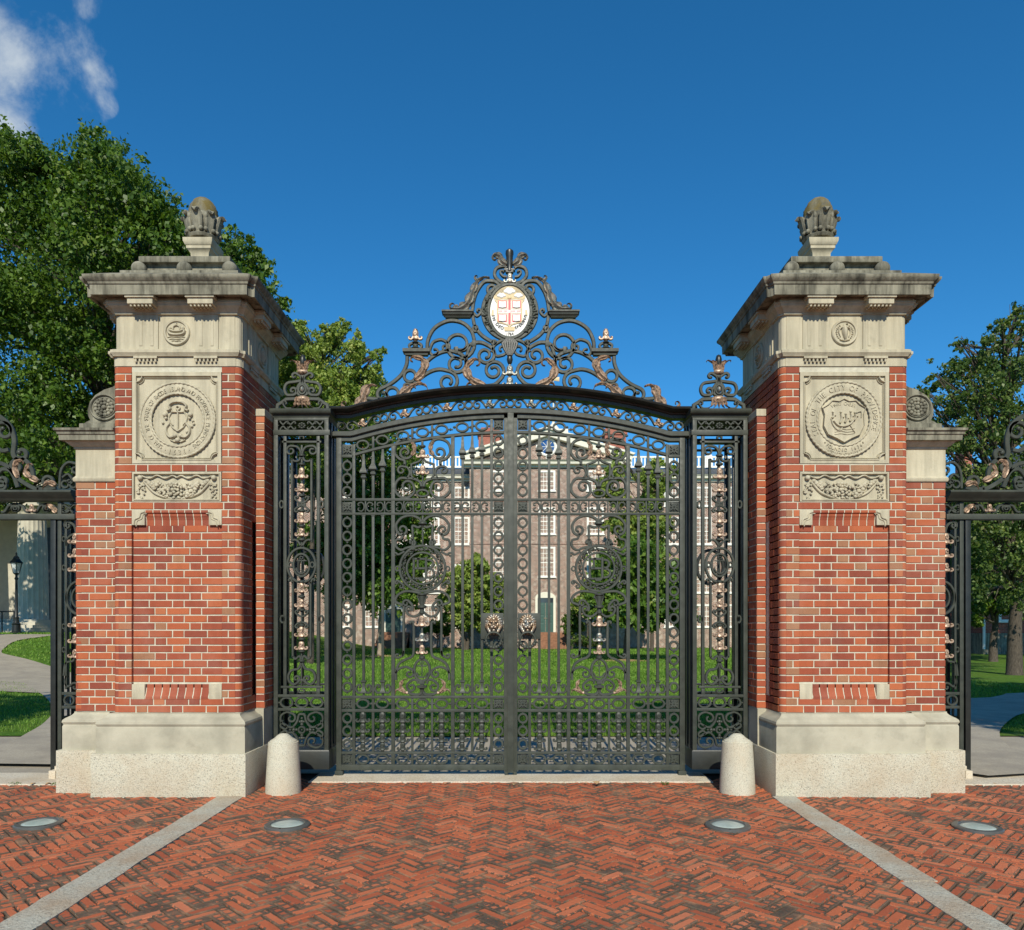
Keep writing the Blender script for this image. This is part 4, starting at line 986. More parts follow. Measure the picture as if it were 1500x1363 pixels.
    bm = BM(); ball(bm, (x, -.045 - .66 * rr, z - .47 * rr), rr, 12, 8, (.27, .18, .07)); obj('mouth', bm, 'blackiron', lh, True)
    x, z = p.P(723.5, 937.5); bm = BM(); yy = -.115
    torus(bm, (x, yy, z), .076, .0115, 'y', 40, 10)
    for k in range(9):
        a = pi * (1.06 + .88 * k / 8); ball(bm, (x + .076 * cos(a), yy, z + .076 * sin(a)), .016 + .004 * (k % 2), 8, 6)
    for a in (1.08, 1.92): ball(bm, (x + .092 * cos(pi * a), yy, z + .092 * sin(pi * a)), .012, 8, 6)
    obj('knocker_ring', bm, 'iron', lh, True)
    if mir:
        p2 = Pen(CD, .03); p2.begin(); p2.bar(743.6, 606.6, 752.4, 1131, .022, -.037); p2.end('astragal', 'iron', g)
    return g
gate_leaf(False, 'left wrought iron gate leaf with lion knocker, in front of the pale green bushy tree')
gate_leaf(True, 'right wrought iron gate leaf with lion knocker, in front of the green double door')

# ------------------------------------------------------------------ the arched top of the gate
def overthrow():
    g = thing('gate_overthrow', 'arched wrought iron crest with a painted oval coat of arms above the gate', 'gate crest', (0, 0, 4.0))
    p = Pen(CD, .032)
    p.begin(); p.rib([(HX - u, ybm(u) + 3.6) for u in np.linspace(-264, 264, 90)], 6.8, .10, .0); p.end('arched_beam', 'iron', g)
    # moulding swept along the arch: distance above the line, depth
    prof = [(-13.5, .02), (-13.2, -.035), (-9, -.040), (-8.6, -.060), (-6.8, -.066), (-6.4, -.095), (-5.6, -.128), (-4.0, -.150), (-2.0, -.156), (-.4, -.146), (.4, -.12), (.5, .11), (-13.5, .06)]
    us = sorted(set(list(np.linspace(-268, 268, 100)) + [-234, 234])); bm = BM(); rings = []
    for u in us: rings.append([(-u * K0, yy, CH + (HY - ycn(u) + n_) * K0) for n_, yy in prof])
    loft(bm, rings); obj('arched_cornice', bm, 'blackiron', g, radians(25))
    # running scrolls between beam and cornice
    mid = lambda u: (ycn(u) + 13.5 + ybm(u)) / 2
    p.begin(); bud = [-29.5 + 0, ]
    ub = [30.5 + 62.0 * k for k in range(4)]; ub = [-v for v in ub[::-1]] + ub
    for u in ub:
        x = HX - u; y = mid(u); sl_ = (mid(u + 5) - mid(u - 5)) / 10
        T = lambda a, b: (x + a, y - sl_ * a + b)
        for q in (-1, 1):
            if abs(u - q * 30) > 250: continue
            p.scroll([T(q * 1, 5.0 * q * -1 * -1), T(q * 5, 5.0 * q * 0 + 4.5), T(q * 9.5, -1 * 1.5), T(q * 15, -6.0), T(q * 20, -5)], 2.3, None, (q, 6.2, 1.05), 4)
        if abs(u) < 240: p.ring(x - 31 * (1 if u > -1000 else 0), mid(u + 31), 5.3, 5.3, 2.4, 20)
    p.ring(HX + 247, mid(247) + .5, 5, 5, 2.3, 18); p.ring(HX - 247, mid(247) + .5, 5, 5, 2.3, 18)
    p.end('running_scrolls', 'iron', g)
    for u in ub:
        p.begin(); x = HX - u; y = mid(u); p.husk(x, y - .5, 11, 11, -.01); p.leaf([(x + 4, y + 5), (x - 1, y + 1), (x - 4, y - 4)], 9, 2, -.012); p.leaf([(x - 5, y + 3), (x - 1, y), (x + 4, y - 5)], 7, 2, -.012); p.end('gilt_bud', 'gilt' if abs(u) > 40 else 'bluebronze', g)
    # crest
    p.at(480, 340, 2.8302); A = 748.0; w = 13
    p.begin()
    def half():
        p.scroll([(330, 512), (327, 550), (306, 592), (265, 628), (222, 650)], w, None, (-1, 28, 1.0))
        p.scroll([(160, 690), (215, 694), (265, 690), (310, 672), (350, 640), (385, 606), (425, 580), (465, 570), (505, 578)], w, None, (1, 44, 1.35))
        p.ring(341, 598, 24, 24, w * .9, 24); p.ring(268, 668, 25, 22, w * .9, 24); p.ring(330, 640, 14, 10, 8, 16)
        p.scroll([(375, 590), (398, 555), (430, 522), (470, 500), (510, 494), (545, 504)], w, None, (1, 44, 1.5))
        p.scroll([(413, 492), (416, 450), (438, 405), (475, 378), (515, 368), (560, 378), (594, 408), (607, 445)], w, None, (1, 66, 1.45))
        p.scroll([(425, 485), (438, 458), (470, 447), (496, 460)], 10, (-1, 22, .9), (1, 20, .9))
        p.scroll([(602, 345), (610, 390), (640, 430), (690, 462)], w); p.ring(612, 402, 10, 12, 8, 14)
        p.scroll([(535, 490), (565, 490), (590, 470), (610, 460), (640, 460), (670, 474)], w, None, (1, 40, 1.4))
        p.scroll([(592, 470), (578, 510), (574, 560), (590, 605), (630, 636)], 12)
        p.scroll([(680, 498), (692, 470), (720, 452), (745, 446)], 11, None, None); p.scroll([(690, 490), (700, 515), (725, 512)], 9, None, (-1, 22, .9))
        p.scroll([(640, 640), (690, 634), (718, 610)], w, None, (-1, 44, 1.5))
        p.scroll([(600, 325), (606, 285), (620, 245), (648, 208), (680, 204)], w, None, (1, 34, 1.3))
        p.scroll([(740, 216), (712, 206), (692, 180), (700, 152), (728, 143), (742, 150)], 12, None, None); p.scroll([(742, 188), (728, 186), (718, 176)], 8, None, (1, 10, .7))
        p.scroll([(604, 336), (618, 350), (632, 340)], 9, None, (-1, 12, .8)); p.ring(690, 460, 9, 9, 8, 14); p.bar(527, 478, 541, 506, .04); p.bar(598, 452, 614, 476, .04); p.bar(590, 262, 604, 280, .036) if False else None
    p.both(A, half)
    p.end('crest_scrollwork', 'iron', g)
    def ledge():
        a = p.P(474, 0)[0], p.P(606, 0)[0]; 
        rect_stack(p.bm, [(min(a) + q, max(a) - q, -.055 + q, .055 - q, z) for q, z in [(.034, p.P(0, 358)[1]), (.030, p.P(0, 352)[1]), (.014, p.P(0, 346)[1]), (.012, p.P(0, 341)[1]), (0, p.P(0, 338)[1]), (0, p.P(0, 331)[1])]])
        a = p.P(313, 0)[0], p.P(425, 0)[0]
        rect_stack(p.bm, [(min(a) + q, max(a) - q, -.05 + q, .05 - q, z) for q, z in [(.022, p.P(0, 514)[1]), (.020, p.P(0, 507)[1]), (.0, p.P(0, 502)[1]), (0, p.P(0, 489)[1])]])
    for ax in (None, A):
        p.ax = ax; p.begin(); ledge(); p.end('crest_ledge', 'iron', g, AUTO, None, .02)
        p.begin(); p.scroll([(345, 488), (338, 472), (350, 462)], 9, (1, 9, .6), (1, 9, .6)); p.scroll([(383, 488), (390, 472), (378, 462)], 9, (-1, 9, .6), (-1, 9, .6)); p.turned(364, [(8, 490), (20, 484), (8, 474), (6, 466), (16, 460), (8, 454)]); fi = p.end('small_finial', 'iron', g)
        p.begin(); p.husk(364, 430, 50, 46); p.blob(364, 410, 10, 9, .02); p.end('gilt_husk', 'gilt', fi)
        p.begin(); p.leaf([(518, 322), (548, 324), (580, 300), (600, 255), (618, 212), (640, 192), (672, 192)], 58, 6, -.012); p.leaf([(560, 322), (535, 328), (516, 322)], 22, 2, -.01, (1, 14, .8)); p.leaf([(645, 194), (622, 205), (612, 195)], 16, 1, -.01, (1, 8, .7)); p.end('acanthus_leaf', 'bluebronze', g)
        p.begin(); p.leaf([(120, 728), (145, 698), (160, 655), (180, 637), (205, 642)], 58, 3, -.012); p.leaf([(160, 718), (115, 735), (80, 740), (62, 722)], 22, 3, -.01, (1, 12, .8)); p.end('acanthus_leaf', 'gilt', g)
        p.begin(); p.leaf([(362, 615), (388, 592), (404, 555), (392, 530), (360, 520)], 46, 4, -.012, (-1, 14, .6)); p.end('gilt_leaf', 'gilt', g)
        p.begin(); p.leaf([(655, 640), (612, 626), (582, 595), (578, 560), (600, 535)], 46, 4, -.012, (1, 20, .7)); p.leaf([(610, 622), (585, 628), (572, 645)], 20, 2, -.01); p.end('gilt_leaf', 'gilt', g)
        p.begin(); p.leaf([(300, 682), (330, 658), (352, 640), (365, 650)], 50, 2, -.012); p.leaf([(345, 645), (378, 630), (408, 640), (416, 662)], 22, 4, -.012); p.leaf([(330, 665), (318, 645), (335, 632)], 18, 2, -.012); p.end('gilt_leaf', 'gilt', g)
    p.ax = None
    # the plaque and its wreath
    cx, cy = 755, 331; p.begin(); p.ring(cx, cy, 112, 116, 14, 56, 0, .03); p.ring(cx, cy, 88, 111, 12, 56, 0, .05); pq = p.end('oval_frame', 'iron', g)
    p.begin(); rs = random.Random(9)
    for k in range(150):
        a = rs.uniform(-.72, .72) + (0 if k % 2 else pi); a = a + (.18 if k % 2 else -.18); f = rs.uniform(.0, 1)
        x, z = p.P(cx + (92 + 16 * f) * cos(a), cy + (110 + 4 * f) * sin(a)); ball(p.bm, (x, rs.uniform(-.02, .01), z), 1, 7, 5, (.026, .012, .012), Matrix.Rotation(rs.uniform(0, pi), 3, 'Y'))
    p.end('laurel_branch', 'iron', g, True, None, .03)
    p.begin(); p.poly([(cx + 83 * cos(t), cy + 107 * sin(t)) for t in np.linspace(0, 2 * pi, 57)[:-1]], .02, -.004); pl = p.end('arms_plaque', 'enamel', g, None)
    # painted arms, drawn in the plaque's own coordinates (zoomed on the photo)
    p.at(690, 360, 9.0909); FY = -.0155
    L1 = lambda name, mat, fn, dy: (p.begin(), fn(), p.end(name, mat, pl, None, None, dy or None))
    ell = lambda x, f=1.: 878 - f * 333 * sqrt(max(0, 1 - ((x - 512) / (262 * f)) ** 2))
    def sunfield():
        top = [(x, ell(x, .985)) for x in np.linspace(302, 722, 22)]; p.poly([(302, 722)] + top + [(722, 722)], .004, FY)
    L1('sun_field', 'crestgold', sunfield, 0)
    def rays():
        for k in range(27):
            a = radians(192 + 156 * k / 26); r0, r1 = 105, 172 + 22 * (k % 2); 
            e = (512 + r1 * cos(a) * 1.12, 700 + r1 * sin(a) * .86)
            p.poly([(512 + r0 * cos(a - .016), 700 + r0 * sin(a - .016)), e, (512 + r0 * cos(a + .016), 700 + r0 * sin(a + .016))], .003, FY - .003)
    L1('sun_rays', 'ink', lambda: [p.rib([(512 + 120 * cos(radians(t)), 712 + 120 * sin(radians(t))), (512 + 215 * cos(radians(t)), 712 + 160 * sin(radians(t)))], 2.2, .002, FY - .0028) for t in np.linspace(196, 344, 30)], 0)
    def clouds():
        for x, y, s_ in ((512, 612, 1.25), (405, 672, .95), (632, 672, .95)):
            for dx, dy_, r in ((-38, 6, 26), (-14, -10, 30), (16, -8, 30), (40, 6, 24), (0, 12, 34)): p.blob(x + dx * s_, y + dy_ * s_, r * s_, r * .8 * s_, .005, FY - .004)
    L1('clouds', 'enamel', clouds, 0)
    sh = [(312, 735), (345, 728), (420, 735), (512, 730), (600, 735), (680, 728), (712, 735), (684, 775), (682, 900), (682, 1010), (660, 1040), (600, 1052), (545, 1068), (512, 1095), (480, 1068), (425, 1052), (365, 1040), (342, 1010), (342, 900), (342, 775)]
    sc = lambda f, dy: [(512 + (a - 512) * f, 880 + (b - 880) * f) for a, b in sh]
    L1('shield_border', 'crestgold', lambda: p.poly(sh, .004, FY - .003), 0)
    L1('shield_field', 'enamel', lambda: p.poly([(362, 748), (662, 748), (662, 1012), (600, 1036), (512, 1066), (424, 1036), (362, 1012)], .004, FY - .005), 0)
    def reds():
        for x0, x1 in ((360, 478), (548, 664)):
            p.poly([(x0, 746), (x1, 746), (x1, 846), (x0, 846)], .004, FY - .007); p.poly([(x0, 930), (x1, 930), (x1, 1022 + (12 if x0 < 500 else 12)), (x0, 1022)] if x0 < 500 else [(x0, 930), (x1, 930), (x1, 1022), (x0, 1034)], .004, FY - .007)
        p.poly([(497, 735), (528, 735), (528, 868), (497, 868)], .004, FY - .007); p.poly([(497, 908), (528, 908), (528, 1048), (512, 1066), (497, 1048)], .004, FY - .007)
    L1('red_quarters', 'crestred', reds, 0)
    L1('cross_tint', 'crestpink', lambda: [p.poly([(a, 876), (b, 874), (b - 6, 898), (a + 4, 902)], .003, FY - .0075) for a, b in ((362, 420), (438, 480), (520, 590), (606, 662))], .012)
    L1('gold_lines', 'crestgold', lambda: [p.rib([(a, b), (c, d)], 5, .004, FY - .008) for a, b, c, d in ((488, 735, 488, 860), (537, 735, 537, 860), (355, 858, 488, 858), (537, 858, 668, 858), (355, 918, 488, 918), (537, 918, 668, 918), (488, 918, 488, 1050), (537, 918, 537, 1050))], 0)
    def books():
        for x, y in ((418, 798), (606, 798), (418, 978), (606, 978)):
            p.poly([(x - 46, y - 42), (x, y - 38), (x + 46, y - 42), (x + 46, y + 38), (x, y + 44), (x - 46, y + 38)], .005, FY - .010)
    L1('book', 'enamel', books, .004)
    L1('page_lines', 'ink', lambda: [p.rib([(x + q, y - 36), (x + q, y + 40)], 1.6, .002, FY - .0125) for x, y in ((418, 798), (606, 798), (418, 978), (606, 978)) for q in (-28, -12, 0, 14, 29)] + [p.rib([(x - 44, y + 42), (x, y + 48), (x + 44, y + 42)], 4, .003, FY - .011) for x, y in ((418, 798), (606, 798), (418, 978), (606, 978))], .012)
    rb = [(292, 865), (288, 940), (310, 1015), (350, 1080), (400, 1110), (460, 1118), (512, 1122), (564, 1118), (624, 1110), (674, 1080), (714, 1015), (736, 940), (732, 865)]
    L1('ribbon_ends', 'crestgold', lambda: [p.rib(crspline(rb[:4][::1], 5)[:6], [30 - 3 * i for i in range(6)][::-1], .003, FY - .001), p.rib(crspline(rb[-4:], 5)[-6:], [30 - 3 * i for i in range(6)], .003, FY - .001), p.poly([(440, 1092), (584, 1092), (576, 1146), (448, 1146)], .004, FY - .004), p.blob(512, 704, 28, 20, .006, FY - .003)], .004)
    p.begin()
    def wr(text, P0, sz):
        c = crspline(P0, 8); d_ = [0]
        for a, b in zip(c, c[1:]): d_.append(d_[-1] + math.hypot(b[0] - a[0], b[1] - a[1]))
        for i, ch in enumerate(text):
            q = d_[-1] * (i + .5) / len(text); j = max(k for k in range(len(c)) if d_[k] <= q); j = min(j, len(c) - 2); f = (q - d_[j]) / max(1e-6, d_[j + 1] - d_[j])
            x = c[j][0] + f * (c[j + 1][0] - c[j][0]); y = c[j][1] + f * (c[j + 1][1] - c[j][1]); an = atan2(c[j + 1][1] - c[j][1], c[j + 1][0] - c[j][0])
            X_, Z_ = p.P(x, y); put_glyph(p.bm, ch, sz, .0015, Matrix.Translation((X_, p.y + FY - .004, Z_)) @ Matrix.Rotation(an, 4, 'Y'))
    wr('IN DEO', [(276, 925), (290, 995), (325, 1060), (375, 1108), (430, 1130)], .044); wr('SPERAMUS', [(585, 1124), (640, 1102), (695, 1055), (730, 990), (742, 925)], .040); wr('1764', [(462, 1200), (512, 1205), (570, 1198)], .040)
    p.end('motto_lettering', 'ink', pl, None, None, .025)
    p.at(480, 340, 2.8302)
    # top finial, tassel and gilt drops on the axis
    p.begin(); p.turned(754, [(6, 172), (14, 165), (12, 156), (14, 140), (14, 105), (17, 92), (16, 80), (8, 73), (1, 72)]); p.bar(731, 156, 777, 164, .05); p.bar(738, 164, 770, 172, .05); fi = p.end('top_finial', 'blackiron', g)
    def arm(): p.leaf([(742, 140), (722, 125), (715, 105), (700, 98)], 44, 3, -.004, (-1, 13, .8))
    p.begin(); arm(); p.ax = 747; arm(); p.ax = None; p.end('finial_leaves', 'bluebronze', fi)
    p.begin(); p.husk(755, 195, 44, 46, -.012); p.end('gilt_husk', 'bluebronze', g)
    p.begin()
    for k in range(7): q = -24 + 8 * k; p.rib([(755 + q * .5, 446), (755 + q * 1.25, 465), (755 + q, 485), (755 + q * .3, 515)], [9, 9, 8, 5], .05 - abs(q) * .0008, -.012)
    p.turned(755, [(4, 505), (10, 515), (13, 530), (9, 545), (3, 552)]); p.bar(752, 545, 758, 645, .02); p.end('tassel', 'blackiron', g)
    for y in (577, 624): p.begin(); p.husk(755, y, 52, 44, -.01); p.end('gilt_husk', 'bluebronze', g)
overthrow()

# ------------------------------------------------------------------ openwork iron pilasters on each side of the gate
def pilaster(mir, label):
    g = thing('iron_pilaster', label, 'gate post', (xx(748 + (306 if mir else -306), CD), 0, 0), 'openwork iron pilasters beside the gate')
    p = Pen(7.25, .03, mir); pb = Pen(7.60, .03, mir); A = 442.2
    lo_, hi_ = 400.6, 483.5
    def frame(p, y1=1098):
        p.bar(402, 616, 408, 1100, .05); p.bar(476, 616, 482, 1100, .05); p.bar(401.5, 631, 484, 638.5, .055); p.bar(402, 613, 482, 617, .04)
        p.bar(415.7, 638, 420.2, 1009, .03); p.bar(464.2, 638, 468.7, 1009, .03); p.bar(413.5, 646.5, 471, 649.5, .03); p.bar(412, 1005, 473, 1008, .04)
        p.bar(403, 1017.5, 481, 1021.5, .04); p.bar(403, 1037.3, 481, 1041.2, .04)
        for x in (418, 466.4): p.bar(x - 2.6, 1008, x + 2.6, 1018, .03)
    p.begin(); frame(p); p.end('front_frame', 'iron', g)
    pb.k = p.k; pb.y = .17; pb.begin(); sv = pb.P; pb.P = lambda x, y: (p.P(x, y)); frame(pb); pb.bar(427, 660, 431, 1005, .03); pb.bar(452, 660, 456, 1005, .03); pb.ring(A, 827, 20, 26, 4, 30); pb.end('back_frame', 'blackiron', g)  # near-black iron puts the shade inside the pilaster into the colour
    # sides, top moulding and plinth
    X0, X1 = sorted((p.P(lo_, 0)[0], p.P(hi_, 0)[0])); Z = lambda y: p.P(0, y)[1]
    bm = BM(); 
    for x in (X0 + .012, X1 - .012 - .03):
        for q in (.0,): box(bm, x, x + .03, -.10, .10, Z(1100), Z(1094)); box(bm, x, x + .03, -.14, .14, Z(636), Z(632))
    for y in (-.06, .06):
        for x in (X0 + .006, X1 - .030): box(bm, x, x + .024, y - .02, y + .02, Z(1100), Z(616))
    obj('side_frame', bm, 'blackiron', g)  # shade on the sides is put in by the darker iron
    bm = BM(); rect_stack(bm, [(X0 - q if not (q > .02) else X0 - min(q, .02), X1 + min(q, .02), -.195 - q, .195 + q, z) for q, z in [(-.012, Z(632 - 16)), (-.01, Z(614)), (.0, Z(612)), (.004, Z(609.5)), (.028, Z(608)), (.040, Z(605.5)), (.042, Z(602.5)), (.03, Z(600.8)), (0, Z(600.4))]]); obj('top_moulding', bm, 'iron', g, AUTO)
    bm = BM(); rect_stack(bm, [(X0 - q, X1 + q, -.205 - q, .205 + q, z) for q, z in [(0, Z(1126.5)), (0, Z(1101)), (-.008, Z(1098.5)), (-.02, Z(1098))]]); obj('plinth', bm, 'blackiron', g, AUTO)
    # frieze of scrolls at the head
    p.begin()
    def fz():
        for x in (A + 11 + 5, A + 27):
            p.scroll([(x - 3.5, 619.5), (x, 622.5), (x + 3.5, 619.5)], 2, (-1, 2.5, .6), (-1, 2.5, .6) if False else (-1, 2.5, .6), 4); p.scroll([(x - 3.5, 628.5), (x, 625.2), (x + 3.5, 628.5)], 2, (1, 2.5, .6), (1, 2.5, .6), 4)
    p.both(A, fz)
    for k in range(8): a = pi / 4 * k; p.blob(A + 4.2 * cos(a), 624 + 3.4 * sin(a), 2.2, 1.7, .014)
    p.blob(A, 624, 2, 2, .02); p.rib([(404, 624), (409, 624)], 1.4); p.scroll([(A - 2.8, 643.5), (A - 2.8, 640), (A + 2.8, 640), (A + 2.8, 643.5)], 2, None, None)
    p.end('scroll_frieze', 'iron', g, AUTO, None, .012)
    # centre ornament
    p.at(380, 500, 4.26); p.begin(); AX = 265
    def half(fl=None):
        p.scroll([(268, 745), (275, 690), (300, 660), (335, 658)], 12, None, (1, 28, 1.1)) if False else p.scroll([(268, 735), (272, 690), (292, 662), (325, 655)], 12, None, (1, 30, 1.15))
        p.scroll([(272, 715), (282, 745), (308, 750), (326, 738)], 11); p.rib([(326, 735), (326, 1255)], 13); p.scroll([(326, 1250), (312, 1240), (290, 1248), (272, 1275)], 11)
        p.scroll([(268, 1010), (285, 1005), (303, 990)], 10, None, (-1, 13, .8)); p.scroll([(268, 1028), (285, 1033), (303, 1046)], 10, None, (1, 13, .8))
        p.ring(390, 1020, 12, 22, 9, 18)
    p.both(A, half)
    p.bar(260, 650, 270, 1280, .018)
    for y in (715, 770, 965, 1060, 1155, 1240): p.turned(265, [(8, y - 12), (22, y - 6), (22, y + 4), (8, y + 10)])
    p.bar(240, 1005, 290, 1032, .02)
    p.at(380, 800, 3.894)
    def half2():
        p.scroll([(296, 640), (300, 655), (315, 650)], 10) if False else None
        p.rib([(293, 205), (293, 635)], 11); p.scroll([(300, 195), (293, 215)], 9, (1, 10, .7), None); p.scroll([(293, 630), (278, 645), (255, 628), (246, 650)], 10)
        p.scroll([(243, 392 + 12), (258, 398), (274, 385)], 9, None, (-1, 11, .8)); p.scroll([(243, 435), (258, 438), (274, 450)], 9, None, (1, 11, .8))
        p.scroll([(244, 665), (262, 700), (300, 710), (318, 740), (312, 775), (285, 790), (262, 775)], 12, None, (1, 20, .9))
        p.ring(352, 418, 11, 20, 8, 18)
    p.both(A, half2)
    p.ring(241, 110, 80, 98, 12, 40); p.ring(241, 110, 46, 64, 11, 34)
    for q in (-1, 1): p.ring(241 + q * 62, 108, 11, 15, 8, 16)
    p.bar(237, 205, 245, 800, .018); p.bar(215, 760, 267, 772, .02)
    for y in (205, 290, 365, 452, 530, 600, 655): p.turned(241, [(7, y - 10), (20, y - 5), (20, y + 4), (7, y + 9)])
    p.ring(241, 828, 18, 9, 7, 16)
    p.end('scrollwork', 'iron', g)
    p.begin(); p.bar(238, 75, 244, 155, .016); p.ring(241, 68, 8, 8, 4, 14); p.bar(212, 82, 270, 88, .016); p.scroll([(210, 132), (222, 150), (241, 158), (260, 150), (272, 132)], 7); p.poly([(205, 138), (211, 122), (220, 138)], .016); p.poly([(277, 138), (271, 122), (262, 138)], .016); p.end('anchor', 'iron', g)
    for y, h in ((240, 60), (328, 50), (492, 64), (570, 52)): p.begin(); p.husk(241, y, 66, h, -.012); p.end('gilt_husk', 'gilt', g)
    p.at(380, 500, 4.26)
    for y, h in ((828, 74), (918, 56), (1105, 74), (1195, 56)): p.begin(); p.husk(265, y, 72, h, -.012); p.end('gilt_husk', 'gilt', g)
    p.at(0, 0, 1)
    for x in (A - 22, A, A + 22): p.begin(); p.ring(x, 1029.5, 8.6, 7.2, 2.7, 24); p.bar(x + 8.5, 1028.4, x + 13, 1030.6, .018); p.bar(x - 13, 1028.4, x - 8.5, 1030.6, .018); p.end('oval_link', 'iron', g)
    # quatrefoil panel at the foot
    p.begin(); cx, cy = A, 1069.5
    def q4():
        for f in (1, -1):
            S = lambda a, b: (cx + a, cy + f * b)
            p.scroll([S(0, -23), S(4, -22), S(7, -12), S(14, -4), S(22, -6), S(30, -12), S(30, -21), S(22, -26), S(14, -24)], 2.6, None, (-f, 7, .9)); p.scroll([S(28, -14), S(31, -6), S(27, -2)], 2.4, None, (f, 4, .7))
    p.both(A, q4); p.ring(cx, cy, 4.6, 4.6, 2.4, 20); p.blob(cx, cy, 1.6, 1.6, .012)
    for k in range(4):
        a = pi / 2 * k
        for r, s_ in ((8, 2.4), (12, 2.8), (17, 1.8)): p.blob(cx + r * cos(a), cy + r * sin(a), s_, s_, .014)
        for q in (-1, 1): p.blob(cx + 12 * cos(a) - q * 3 * sin(a), cy + 12 * sin(a) + q * 3 * cos(a), 1.8, 1.8, .012)
    p.end('quatrefoil_panel', 'iron', g)
    # cresting
    p.at(380, 500, 4.26); c = p.begin(); CX = 270
    p.ax = None
    def cr():
        q = 380 + CX / 4.26
        p.scroll([(CX, 340), (CX + 28, 330), (CX + 30, 290), (CX + 8, 255), (CX + 10, 225), (CX + 35, 205)], 15, None, (1, 20, .7)) 
        p.scroll([(CX + 12, 250), (CX + 45, 255), (CX + 95, 265), (CX + 112, 300), (CX + 98, 335), (CX + 62, 338)], 16, None, (1, 26, 1.0))
        p.rib([(CX, 362), (CX + 60, 362), (CX + 100, 364), (CX + 130, 385), (CX + 155, 400), (CX + 158, 428)], 20); p.scroll([(CX + 60, 420), (CX + 100, 420), (CX + 118, 400)], 9, None, (-1, 14, .9))
    axis = 380 + CX / 4.26; p.both(axis, cr)
    p.bar(CX - 10, 200, CX + 10, 300, .03); p.rib([(CX - 160, 428), (CX + 160, 428)], 10); co = p.end('cresting', 'iron', g)
    p.begin(); p.ring(CX, 305, 22, 28, 10, 20, -.012); p.end('jewel_rim', 'iron', co)
    p.begin(); p.blob(CX, 305, 15, 20, .03, -.012); p.end('jewel', 'bluebronze', co)
    p.begin(); x = CX
    for k in range(5): q = -1 + k / 2; p.leaf([(x + q * 14, 205), (x + q * 26, 170), (x + q * 34, 140), (x + q * 62, 122 + 8 * (1 - abs(q)))], 24, 3, -.014 + .008 * abs(q), ((1 if q > 0 else -1), 11, .45) if q else None)
    p.blob(x, 195, 34, 18, .04, -.004); p.end('gilt_crown', 'gilt', co)
    p.begin(); p.turned(x, [(10, 170), (18, 140), (20, 115), (14, 92), (2, 84)]); p.end('bud', 'blackiron', co, True)
    p.begin()
    for k in range(5): q = -1 + k / 2; p.leaf([(x + q * 30, 352), (x + q * 40, 385), (x + q * 48, 408), (x + q * 68, 420)], 30, 3, -.02)
    p.blob(x, 362, 40, 20, .04, -.004); p.end('gilt_apron', 'gilt', co)
    # granite blocks it stands on
    return g
pilaster(False, 'openwork iron pilaster with gilt husks beside the left brick pier')
pilaster(True, 'openwork iron pilaster with gilt husks beside the right brick pier')

